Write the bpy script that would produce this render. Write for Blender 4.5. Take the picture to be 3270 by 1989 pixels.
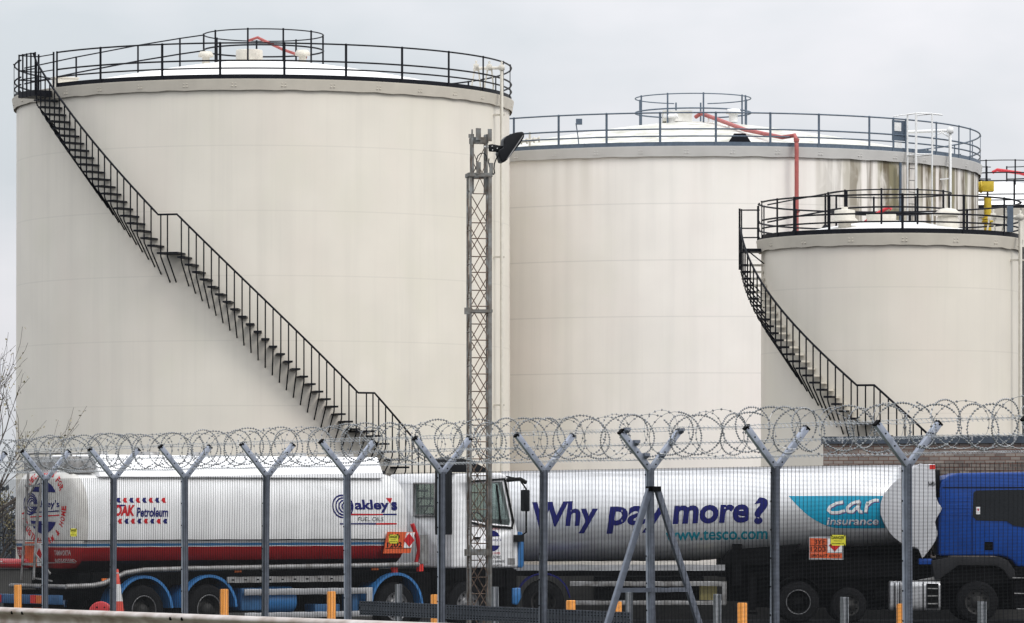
import bpy, bmesh, math, random
from mathutils import Vector, Matrix
from mathutils.bvhtree import BVHTree
R_ = math.radians
sin, cos, pi = math.sin, math.cos, math.pi
random.seed(11)
for o in list(bpy.data.objects): bpy.data.objects.remove(o)
scene = bpy.context.scene
COL = scene.collection

# ------------------------------------------------------------------ camera, sky, sun, exposure
EYE = 2.7            # eye height (m)
F = 14500.0          # focal length in pixels of the 3270-wide photograph
CX, HZ = 1635.0, 1630.0
cam = bpy.data.cameras.new('camera'); camo = bpy.data.objects.new('camera', cam); COL.objects.link(camo)
camo.location = (0, 0, EYE); camo.rotation_euler = (R_(90), 0, 0)
cam.sensor_width = 36; cam.sensor_fit = 'HORIZONTAL'; cam.lens = 36 * F / 3270
cam.shift_y = (HZ - 994.5) / 3270; cam.clip_start = 1; cam.clip_end = 6000
scene.camera = camo

SUN_EL, SUN_AZ = R_(45), R_(135)       # azimuth clockwise from +Y: behind the camera, to its right
w = bpy.data.worlds.new("World"); scene.world = w; w.use_nodes = True
nt = w.node_tree; nt.nodes.clear()
N = nt.nodes.new; L = nt.links.new
out = N('ShaderNodeOutputWorld'); bg = N('ShaderNodeBackground'); L(bg.outputs[0], out.inputs[0])
sky = N('ShaderNodeTexSky'); sky.sky_type = 'NISHITA'; sky.sun_disc = False
sky.sun_elevation = SUN_EL; sky.sun_rotation = SUN_AZ; sky.dust_density = 4
tc = N('ShaderNodeTexCoord'); sp = N('ShaderNodeSeparateXYZ'); L(tc.outputs['Generated'], sp.inputs[0])
# overcast cloud sheet: brighter towards the zenith, softly mottled
el = N('ShaderNodeMath'); el.operation = 'MAXIMUM'; el.inputs[1].default_value = 0; L(sp.outputs[2], el.inputs[0])
gr = N('ShaderNodeMath'); gr.operation = 'MULTIPLY_ADD'; gr.inputs[1].default_value = 2.2; gr.inputs[2].default_value = 1.0; L(el.outputs[0], gr.inputs[0])
mp = N('ShaderNodeMapping'); mp.inputs['Scale'].default_value = (1, 1, 2.2); mp.inputs['Location'].default_value = (3.1, .4, 1.7); L(tc.outputs['Generated'], mp.inputs[0])
nz = N('ShaderNodeTexNoise'); nz.inputs['Scale'].default_value = 9; nz.inputs['Detail'].default_value = 5; L(mp.outputs[0], nz.inputs[0])
rp = N('ShaderNodeValToRGB'); L(nz.outputs[0], rp.inputs[0])
rp.color_ramp.elements[0].position = .36; rp.color_ramp.elements[0].color = (.585, .625, .66, 1)
rp.color_ramp.elements[1].position = .64; rp.color_ramp.elements[1].color = (.765, .765, .80, 1)
mc = N('ShaderNodeVectorMath'); mc.operation = 'SCALE'; L(rp.outputs[0], mc.inputs[0]); L(gr.outputs[0], mc.inputs['Scale'])
# thin share of clear-sky light through the cloud (0.1 strength)
ms = N('ShaderNodeVectorMath'); ms.operation = 'SCALE'; ms.inputs['Scale'].default_value = .1; L(sky.outputs[0], ms.inputs[0])
mx = N('ShaderNodeMix'); mx.data_type = 'VECTOR'; mx.inputs['Factor'].default_value = .06
L(mc.outputs[0], mx.inputs[4]); L(ms.outputs[0], mx.inputs[5]); L(mx.outputs[1], bg.inputs[0])
bg.inputs[1].default_value = 1.0
sun = bpy.data.lights.new('sun', 'SUN'); sun.energy = 1.5; sun.angle = R_(22); sun.color = (1, .965, .91)
suno = bpy.data.objects.new('sun', sun); COL.objects.link(suno); suno.location = (30, -30, 60)
sd = Vector((sin(SUN_AZ) * cos(SUN_EL), cos(SUN_AZ) * cos(SUN_EL), sin(SUN_EL)))
suno.rotation_euler = sd.to_track_quat('Z', 'Y').to_euler()
scene.view_settings.view_transform = 'Standard'; scene.view_settings.look = 'None'
scene.view_settings.exposure = 0; scene.view_settings.gamma = 1
scene.render.engine = 'CYCLES'

# ------------------------------------------------------------------ helpers
def at(px, py, Y):
    return Vector(((px - CX) / F * Y, Y, EYE + (HZ - py) / F * Y))

def mat(name, col, rough=.6, metal=0, var=.12, scale=3., bump=0, streak=None, coat=0, spec=.5, dirt=None, detail=4):
    m = bpy.data.materials.new(name); m.use_nodes = True
    t = m.node_tree; b = t.nodes['Principled BSDF']
    b.inputs['Roughness'].default_value = rough; b.inputs['Metallic'].default_value = metal
    b.inputs['Specular IOR Level'].default_value = spec
    b.inputs['Coat Weight'].default_value = coat
    co = t.nodes.new('ShaderNodeTexCoord'); mp = t.nodes.new('ShaderNodeMapping')
    t.links.new(co.outputs['Object'], mp.inputs[0])
    if streak: mp.inputs['Scale'].default_value = (1, 1, streak)
    n = t.nodes.new('ShaderNodeTexNoise'); n.inputs['Scale'].default_value = scale; n.inputs['Detail'].default_value = detail
    t.links.new(mp.outputs[0], n.inputs[0])
    r = t.nodes.new('ShaderNodeValToRGB'); t.links.new(n.outputs[0], r.inputs[0])
    r.color_ramp.elements[0].position = .3; r.color_ramp.elements[1].position = .72
    lo = dirt if dirt else tuple(c * (1 - var) for c in col)
    r.color_ramp.elements[0].color = (*lo, 1)
    r.color_ramp.elements[1].color = (*[min(1, c * (1 + var * .6)) for c in col], 1)
    t.links.new(r.outputs[0], b.inputs['Base Color'])
    if bump:
        bn = t.nodes.new('ShaderNodeBump'); bn.inputs['Strength'].default_value = bump; bn.inputs['Distance'].default_value = .02
        t.links.new(n.outputs[0], bn.inputs['Height']); t.links.new(bn.outputs[0], b.inputs['Normal'])
    return m

def zbands(m, bands, soft=False):
    """paint horizontal colour bands over a material by object height: bands = [(z_from, colour), ...] from the bottom"""
    t = m.node_tree; b = t.nodes['Principled BSDF']; src = b.inputs['Base Color'].links[0].from_socket
    co = t.nodes.new('ShaderNodeTexCoord'); sp = t.nodes.new('ShaderNodeSeparateXYZ'); t.links.new(co.outputs['Object'], sp.inputs[0])
    mr = t.nodes.new('ShaderNodeMapRange'); mr.inputs[1].default_value = 0; mr.inputs[2].default_value = 5; t.links.new(sp.outputs[2], mr.inputs[0])
    r = t.nodes.new('ShaderNodeValToRGB'); r.color_ramp.interpolation = 'CONSTANT'; t.links.new(mr.outputs[0], r.inputs[0])
    e = r.color_ramp.elements; e.remove(e[1]); e[0].position = 0; e[0].color = (*bands[0][1], 1)
    for z, c in bands[1:]:
        k = e.new(z / 5); k.color = (*c, 1)
    mu = t.nodes.new('ShaderNodeMix'); mu.data_type = 'RGBA'; mu.blend_type = 'MULTIPLY'; mu.inputs[0].default_value = 1
    t.links.new(src, mu.inputs[6]); t.links.new(r.outputs[0], mu.inputs[7]); t.links.new(mu.outputs[2], b.inputs['Base Color'])
    return m

class MB:
    def __init__(s): s.v = []; s.f = []; s.m = []; s.sm = []; s.cur = 0
    def add(s, vs, fs, smooth=False):
        k = len(s.v); s.v += [tuple(v) for v in vs]
        for f in fs: s.f.append(tuple(i + k for i in f)); s.m.append(s.cur); s.sm.append(smooth)
        return s
    def box(s, a, b, M=None):
        (x0, y0, z0), (x1, y1, z1) = a, b
        vs = [Vector(p) for p in ((x0,y0,z0),(x1,y0,z0),(x1,y1,z0),(x0,y1,z0),(x0,y0,z1),(x1,y0,z1),(x1,y1,z1),(x0,y1,z1))]
        if M: vs = [M @ v for v in vs]
        return s.add(vs, [(0,3,2,1),(4,5,6,7),(0,1,5,4),(1,2,6,5),(2,3,7,6),(3,0,4,7)])
    def bar(s, p, q, wd, ht, up=(0,0,1)):
        p, q = Vector(p), Vector(q); d = (q - p); l = d.length; d.normalize()
        u = Vector(up)
        if abs(d.dot(u)) > .98: u = Vector((1,0,0))
        a = d.cross(u).normalized(); b = a.cross(d)
        M = Matrix((a, d, b)).transposed().to_4x4(); M.translation = p
        return s.box((-wd/2, 0, -ht/2), (wd/2, l, ht/2), M)
    def tube(s, pts, r, n=8, closed=False, caps=True):
        pts = [Vector(p) for p in pts]; m = len(pts); vs = []; a = None
        for i in range(m):
            if closed: d = pts[(i+1) % m] - pts[i-1]
            else: d = pts[min(i+1, m-1)] - pts[max(i-1, 0)]
            d.normalize()
            if a is None:
                u = Vector((0,0,1)) if abs(d.z) < .9 else Vector((1,0,0)); a = d.cross(u).normalized()
            a = (a - d * a.dot(d)).normalized(); b = d.cross(a)
            for k in range(n):
                t = 2*pi*k/n; vs.append(pts[i] + (a*cos(t) + b*sin(t)) * r)
        fs = []
        for i in range(m if closed else m-1):
            j = (i+1) % m
            for k in range(n): fs.append((i*n+k, i*n+(k+1)%n, j*n+(k+1)%n, j*n+k))
        s.add(vs, fs, n > 5)
        if caps and not closed: s.add(vs[:n], [tuple(range(n))[::-1]]); s.add(vs[-n:], [tuple(range(n))])
        return s
    def lathe(s, prof, n=32, axis='z', o=(0,0,0), a0=0, a1=2*pi, smooth=True):
        full = abs(a1 - a0 - 2*pi) < 1e-6; m = n if full else n+1; vs = []; o = Vector(o)
        for i in range(m):
            t = a0 + (a1-a0)*i/n
            for (r, z) in prof:
                if axis == 'z': p = Vector((r*cos(t), r*sin(t), z))
                elif axis == 'y': p = Vector((r*cos(t), z, r*sin(t)))
                else: p = Vector((z, r*cos(t), r*sin(t)))
                vs.append(o + p)
        k = len(prof); fs = []
        for i in range(n):
            j = (i+1) % m
            for q in range(k-1): fs.append((i*k+q, j*k+q, j*k+q+1, i*k+q+1))
        return s.add(vs, fs, smooth)
    def prism(s, prof, a, b, axis='y'):
        """prof: list of (u,v); extruded between a and b along axis"""
        n = len(prof); mk = {'y': lambda u,v,t: (u,t,v), 'x': lambda u,v,t: (t,u,v), 'z': lambda u,v,t: (u,v,t)}[axis]
        vs = [mk(u,v,a) for u,v in prof] + [mk(u,v,b) for u,v in prof]
        return s.add(vs, [tuple(range(n)), tuple(range(2*n-1, n-1, -1))] + [(i, (i+1)%n+0, (i+1)%n+n, i+n) for i in range(n)])
    def merge(s, bm, M=None):
        vs = [(M @ v.co if M else v.co.copy()) for v in bm.verts]; bm.verts.index_update()
        return s.add(vs, [tuple(v.index for v in f.verts) for f in bm.faces])
    def build(s, name, mats, parent=None, bevel=0, fixn=True):
        me = bpy.data.meshes.new(name); me.from_pydata(s.v, [], s.f)
        if not isinstance(mats, (list, tuple)): mats = [mats]
        for m in mats: me.materials.append(m)
        me.polygons.foreach_set('material_index', s.m); me.polygons.foreach_set('use_smooth', s.sm); me.update()
        if fixn or bevel:
            bm = bmesh.new(); bm.from_mesh(me)
            if bevel:
                bmesh.ops.remove_doubles(bm, verts=bm.verts, dist=1e-5)
                bmesh.ops.recalc_face_normals(bm, faces=bm.faces)
                ed = [e for e in bm.edges if len(e.link_faces) == 2 and e.calc_face_angle(0) > .5]
                bmesh.ops.bevel(bm, geom=ed, offset=bevel, segments=3, affect='EDGES', profile=.5, clamp_overlap=True)
                for f in bm.faces: f.smooth = True
            else: bmesh.ops.recalc_face_normals(bm, faces=bm.faces)
            bm.to_mesh(me); bm.free()
            if bevel: me.set_sharp_from_angle(angle=R_(50))
        o = bpy.data.objects.new(name, me); COL.objects.link(o)
        if parent: o.parent = parent
        return o

def thing(name, label, cat, loc=(0,0,0), rz=0, group=None):
    o = bpy.data.objects.new(name, None); COL.objects.link(o); o.location = loc; o.rotation_euler = (0,0,rz)
    o['label'] = label; o['category'] = cat
    if group: o['group'] = group
    return o
def tag(o, label, cat, group=None):
    o['label'] = label; o['category'] = cat
    if group: o['group'] = group
    return o
def struct(o, kind='structure'): o['kind'] = kind; return o
def dup(o, parent=None, M=None):
    c = o.copy(); COL.objects.link(c); c.parent = parent
    if M is not None: c.matrix_local = M
    for ch in o.children: dup(ch, c)
    return c

def text_bm(txt, wd, ht, bold=0, shear=0, space=1):
    cu = bpy.data.curves.new('t', 'FONT'); cu.body = txt; cu.offset = bold; cu.shear = shear; cu.space_character = space; cu.resolution_u = 4
    o = bpy.data.objects.new('t', cu); COL.objects.link(o)
    dg = bpy.context.evaluated_depsgraph_get(); me = bpy.data.meshes.new_from_object(o.evaluated_get(dg))
    bm = bmesh.new(); bm.from_mesh(me)
    bpy.data.objects.remove(o); bpy.data.curves.remove(cu); bpy.data.meshes.remove(me)
    x0 = min(v.co.x for v in bm.verts); x1 = max(v.co.x for v in bm.verts)
    y0 = min(v.co.y for v in bm.verts); y1 = max(v.co.y for v in bm.verts)
    for v in bm.verts: v.co = Vector(((v.co.x-x0)/(x1-x0)*wd, (v.co.y-y0)/(y1-y0)*ht, 0))
    return bm
def poly_bm(pts):
    bm = bmesh.new(); f = bm.faces.new([bm.verts.new((p[0], p[1], 0)) for p in pts]); bmesh.ops.triangulate(bm, faces=[f]); return bm
def shift(bm, dx, dy):
    for v in bm.verts: v.co.x += dx; v.co.y += dy
    return bm
def grid_cut(bm, step):
    for ax in (0, 1):
        c = [v.co[ax] for v in bm.verts]; a, b = min(c), max(c); k = int(a/step)*step
        while k < b:
            if k > a + 1e-4:
                n = [0,0,0]; n[ax] = 1; p = [0,0,0]; p[ax] = k
                bmesh.ops.bisect_plane(bm, geom=bm.verts[:]+bm.edges[:]+bm.faces[:], plane_co=p, plane_no=n)
            k += step
    return bm
def decal(bm, origin, u, v, ray, bvh, mb, off=.006, step=.12):
    """drape a flat lettering mesh over the surface in bvh"""
    if bvh: grid_cut(bm, step)
    origin, u, v, ray = Vector(origin), Vector(u), Vector(v), Vector(ray).normalized()
    for q in bm.verts:
        p = origin + u*q.co.x + v*q.co.y
        if bvh:
            h = bvh.ray_cast(p - ray*3, ray)
            if h[0] is not None: p = h[0]
        q.co = p - ray*off
    mb.merge(bm); bm.free()
def bvh_of(o):
    return BVHTree.FromPolygons([v.co.copy() for v in o.data.vertices], [tuple(p.vertices) for p in o.data.polygons])

# ------------------------------------------------------------------ materials
def wall_mat(name, col, moss=False, lap=2.12, off=0., lapdirt=.55):
    m = mat(name, col, .55, var=.05, scale=.5, spec=.3)
    t = m.node_tree; b = t.nodes['Principled BSDF']; src = b.inputs['Base Color'].links[0].from_socket
    co = t.nodes.new('ShaderNodeTexCoord')
    def ramped(scale, zs, p0, p1, detail=6, dist=0):
        mp = t.nodes.new('ShaderNodeMapping'); mp.inputs['Scale'].default_value = (1, 1, zs); t.links.new(co.outputs['Object'], mp.inputs[0])
        n = t.nodes.new('ShaderNodeTexNoise'); n.inputs['Scale'].default_value = scale; n.inputs['Detail'].default_value = detail
        n.inputs['Distortion'].default_value = dist
        t.links.new(mp.outputs[0], n.inputs[0])
        r = t.nodes.new('ShaderNodeMapRange'); r.inputs[1].default_value = p0; r.inputs[2].default_value = p1; r.clamp = True
        t.links.new(n.outputs[0], r.inputs[0]); return r.outputs[0]
    def mixin(src, fac, colr, amt):
        k = t.nodes.new('ShaderNodeMath'); k.operation = 'MULTIPLY'; k.inputs[1].default_value = amt; t.links.new(fac, k.inputs[0])
        x = t.nodes.new('ShaderNodeMix'); x.data_type = 'RGBA'; t.links.new(k.outputs[0], x.inputs[0]); t.links.new(src, x.inputs[6]); x.inputs[7].default_value = (*colr, 1)
        return x.outputs[2]
    def math_(op, a, b_=None, v=None):
        k = t.nodes.new('ShaderNodeMath'); k.operation = op; k.use_clamp = False
        t.links.new(a, k.inputs[0])
        if b_ is not None: t.links.new(b_, k.inputs[1])
        if v is not None: k.inputs[1].default_value = v
        return k.outputs[0]
    src = mixin(src, ramped(2.2, .04, .5, .8), tuple(c*.72 for c in col), .28)
    src = mixin(src, ramped(9, .02, .55, .8), tuple(c*.8 for c in col), .22)
    src = mixin(src, ramped(.35, .5, .45, .75), (col[0]*1.01, col[1]*.965, col[2]*.97), .6)
    src = mixin(src, ramped(.55, .8, .5, .8), (col[0]*.93, col[1]*.95, col[2]*.90), .5)
    sp = t.nodes.new('ShaderNodeSeparateXYZ'); t.links.new(co.outputs['Object'], sp.inputs[0])
    if moss:
        zr = t.nodes.new('ShaderNodeMapRange'); zr.inputs[1].default_value = 8.5; zr.inputs[2].default_value = 13.5; t.links.new(sp.outputs[2], zr.inputs[0])
        xr = t.nodes.new('ShaderNodeMapRange'); xr.inputs[1].default_value = 3.6; xr.inputs[2].default_value = 6.6; t.links.new(sp.outputs[0], xr.inputs[0])
        k = math_('MULTIPLY', zr.outputs[0], xr.outputs[0])
        brk = ramped(3.0, .35, .2, .5, 8, .6)
        g = math_('MULTIPLY', math_('MULTIPLY', ramped(1.15, .05, .44, .55), k), brk)
        src = mixin(src, g, (.20, .175, .085), .9)
        g = math_('MULTIPLY', math_('MULTIPLY', ramped(3.3, .04, .47, .56), k), brk)
        src = mixin(src, g, (.10, .07, .035), .85)
        zt = t.nodes.new('ShaderNodeMapRange'); zt.inputs[1].default_value = 12.2; zt.inputs[2].default_value = 15.1; t.links.new(sp.outputs[2], zt.inputs[0])
        g = math_('MULTIPLY', ramped(1.1, .03, .5, .66), zt.outputs[0])
        src = mixin(src, g, (.34, .28, .20), .22)
    # thin dirt line on each plate lap
    pp = math_('PINGPONG', math_('ADD', sp.outputs[2], None, lap*4-off), None, lap/2)
    ln = t.nodes.new('ShaderNodeMapRange'); ln.inputs[1].default_value = .028; ln.inputs[2].default_value = .012; t.links.new(pp, ln.inputs[0])
    src = mixin(src, ln.outputs[0], tuple(c*.55 for c in col), lapdirt)
    t.links.new(src, b.inputs['Base Color'])
    return m

M = {}
M['wall_a'] = wall_mat('cream_paint', (.745, .70, .615), lap=2.12, off=1.88, lapdirt=.18)
M['wall_b'] = wall_mat('white_paint_streaked', (.88, .84, .785), moss=True, lap=1.98, off=1.58, lapdirt=.32)
M['wall_c'] = wall_mat('cream_paint_small', (.73, .68, .595), lap=1.92, off=1.82, lapdirt=.18)
M['band_a'] = mat('rim_band_beige', (.59, .545, .465), .6, var=.08, scale=1.5)
M['band_b'] = mat('rim_band_grey', (.60, .585, .56), .6, var=.08, scale=1.5)
M['roof'] = mat('roof_white', (.82, .81, .79), .45, var=.05, scale=2)
M['roof_dirty'] = mat('roof_white_dirty', (.66, .65, .62), .5, var=.3, scale=1.6, dirt=(.34, .33, .26), detail=8)
M['black'] = mat('black_paint', (.010, .011, .015), .5, var=.3, scale=9, spec=.12)
M['slate'] = mat('slate_paint', (.095, .125, .165), .5, var=.2, scale=9, spec=.3)
M['cream'] = mat('cream_fitting', (.60, .565, .49), .5, var=.1, scale=8)
M['white'] = mat('white_fitting', (.78, .78, .77), .5, var=.08, scale=8)
M['red_pipe'] = mat('faded_red_pipe', (.40, .095, .085), .55, var=.2, scale=6)
M['red_pipe2'] = mat('bright_red_pipe', (.50, .02, .03), .45, var=.1, scale=6)
M['yellow'] = mat('yellow_pipe', (.60, .43, .03), .5, var=.2, scale=6)
M['galv'] = mat('galvanised_steel', (.155, .175, .22), .5, metal=.35, var=.22, scale=14, detail=7)
M['galv_arm'] = mat('galvanised_arm', (.31, .34, .41), .45, metal=.35, var=.2, scale=14, detail=7)
M['mesh'] = mat('mesh_wire', (.022, .023, .026), .6, metal=0, var=.2, scale=5, spec=.08)
M['razor'] = mat('razor_tape', (.38, .395, .41), .36, metal=.6, var=.5, scale=20)
M['mast'] = mat('mast_steel_rusty', (.20, .21, .21), .65, metal=.25, var=.3, scale=7, dirt=(.11, .09, .07), detail=8)
M['rod'] = mat('rusty_rod', (.15, .11, .085), .75, var=.5, scale=9, dirt=(.09, .05, .03))
M['lampblack'] = mat('floodlight_black', (.009, .010, .012), .45, var=.2, scale=9, spec=.18)
M['glass'] = mat('window_glass', (.012, .014, .017), .08, var=.1, spec=.3)
M['rimdark'] = mat('dirty_dark_rim', (.035, .034, .033), .6, metal=.2, var=.5, scale=9, spec=.2)
M['tyre'] = mat('tyre_rubber', (.009, .009, .010), .85, var=.3, scale=6, spec=.12)
M['rim'] = mat('wheel_rim', (.15, .15, .155), .4, metal=.4, var=.3, scale=9)
M['dark'] = mat('chassis_black', (.004, .004, .0045), .9, var=.3, scale=5, spec=.08)
M['alu'] = mat('brushed_aluminium', (.50, .50, .51), .35, metal=.6, var=.2, scale=5)
M['alud'] = mat('dull_aluminium', (.33, .33, .33), .5, metal=.4, var=.3, scale=6, dirt=(.17, .16, .15))
M['blue'] = mat('mid_blue_paint', (.035, .17, .42), .4, var=.15, scale=4, coat=.2)
M['blued'] = mat('dusty_blue_paint', (.025, .10, .23), .5, var=.3, scale=4)
M['cabblue'] = mat('royal_blue_cab', (.004, .055, .29), .4, var=.2, scale=2, coat=.08, spec=.3)
M['navy'] = mat('navy_vinyl', (.014, .016, .13), .55, var=.05, spec=.12)
M['red'] = mat('red_vinyl', (.56, .022, .028), .55, var=.08, spec=.12)
M['brightred'] = mat('red_enamel', (.52, .02, .025), .35, var=.12)
M['teal'] = mat('teal_vinyl', (.0, .33, .52), .5, var=.05)
M['tealdk'] = mat('dark_teal_vinyl', (.0, .26, .34), .5, var=.05)
M['purple'] = mat('purple_vinyl', (.12, .08, .25), .4, var=.05)
M['whitevinyl'] = mat('white_vinyl', (.80, .80, .80), .4, var=.04)
M['blackvinyl'] = mat('black_vinyl', (.010, .010, .010), .6, var=.04, spec=.15)
M['barb'] = mat('razor_barb', (.19, .20, .21), .45, metal=.4, var=.4, scale=20)
M['palegrey'] = mat('pale_lettering', (.50, .45, .44), .5, var=.1)
M['orange'] = mat('hazard_orange', (.72, .11, .025), .5, var=.12, scale=6)
M['bollard'] = mat('orange_yellow_plastic', (.72, .26, .015), .45, var=.12, scale=4)
M['signyellow'] = mat('sign_yellow', (.78, .70, .03), .5, var=.05)
M['cone_red'] = mat('cone_red', (.62, .06, .035), .5, var=.15)
M['cone_white'] = mat('cone_white', (.68, .68, .68), .4, var=.1)
M['tailred'] = mat('marker_red', (.70, .03, .02), .4, var=.15, scale=10)
M['tailorange'] = mat('marker_orange', (.75, .16, .02), .4, var=.15, scale=10)
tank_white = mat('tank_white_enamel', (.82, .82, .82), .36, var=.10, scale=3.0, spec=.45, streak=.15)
M['oak'] = zbands(tank_white, [(0, (.02, .012, .012)), (1.62, (.38, .009, .012)), (1.895, (.9, .9, .9)), (1.925, (.05, .20, .42)), (1.985, (.9, .9, .9)), (2.045, (.06, .06, .06)), (2.065, (1, 1, 1))])  # lowest, near-black band is the barrel's underside shade painted into the livery
M['cabwhite'] = mat('cab_white', (.85, .85, .86), .4, var=.06, scale=2, coat=.15)
M['silver'] = mat('silver_tank_paint', (.78, .78, .79), .30, metal=.4, var=.12, scale=2.2, streak=.25)
M['silver2'] = mat('silver_shroud', (.62, .62, .64), .4, metal=.25, var=.06, scale=2)
M['asphalt'] = mat('wet_dark_asphalt', (.020, .020, .022), .85, var=.3, scale=1.2, bump=.3, spec=.15)
M['grassy'] = mat('verge_grass', (.07, .085, .035), .9, var=.5, scale=3, bump=.6)
M['concrete'] = mat('dark_concrete', (.07, .068, .064), .85, var=.3, scale=1.5)
M['coping'] = mat('painted_coping', (.042, .056, .076), .5, var=.3, scale=3)
M['guard'] = mat('guard_rail_zinc', (.50, .46, .44), .45, metal=.3, var=.2, scale=4, dirt=(.26, .20, .16))
M['bark'] = mat('bark', (.085, .07, .06), .9, var=.3, scale=9)
M['leaf'] = mat('dry_leaf', (.26, .22, .12), .8, var=.4, scale=6, dirt=(.12, .11, .05))
M['hedge'] = mat('far_hedge', (.085, .10, .12), .9, var=.4, scale=3)

# ------------------------------------------------------------------ setting: ground
g = MB(); g.add([(-900, -60, 0), (900, -60, 0), (900, 3000, 0), (-900, 3000, 0)], [(0, 1, 2, 3)])
struct(g.build('ground', M['asphalt'], fixn=False))
# raised verge on the camera side of the fence
vg = MB(); prof = [(-.2, .004), (.9, .86), (2.6, .86), (6.5, .90), (30, .92)]
A0 = Vector((-6.42, 62.5, 0)); B0 = Vector((3.71, 42.4, 0)); fd = (B0 - A0).normalized(); fn = Vector((-fd.y, fd.x, 0)) * -1
if fn.y > 0: fn = -fn
ex = [A0 - fd*60, B0 + fd*25]
vs = [e + fn*(u+1.0) + Vector((0,0,z)) for e in ex for u, z in prof]
vg.add(vs, [(i, i+1, i+6, i+5) for i in range(4)])
struct(vg.build('verge', M['grassy'], fixn=True))

# ------------------------------------------------------------------ storage tanks
def pol(r, th, z=0):     # th = 0 faces the camera, positive to the right
    return Vector((r*sin(th), -r*cos(th), z))
def th_of(px, r, X, Y):
    k = (px-CX)/F; a, b = -1.52, 1.52
    f = lambda t: (X + r*sin(t)) - k*(Y - r*cos(t))
    for _ in range(50):
        m = (a+b)/2
        if f(m) < 0: a = m
        else: b = m
    return (a+b)/2
def rz(px, py, r, X, Y):     # angle and height of a point of radius r seen at a photo position
    t = th_of(px, r, X, Y); return t, EYE + (HZ-py)*(Y - r*cos(t))/F
def arc(r, a, b, z, step=R_(2)):
    n = max(2, int(abs(b-a)/step)); return [pol(r, a+(b-a)*i/n, z) for i in range(n+1)]

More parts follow.
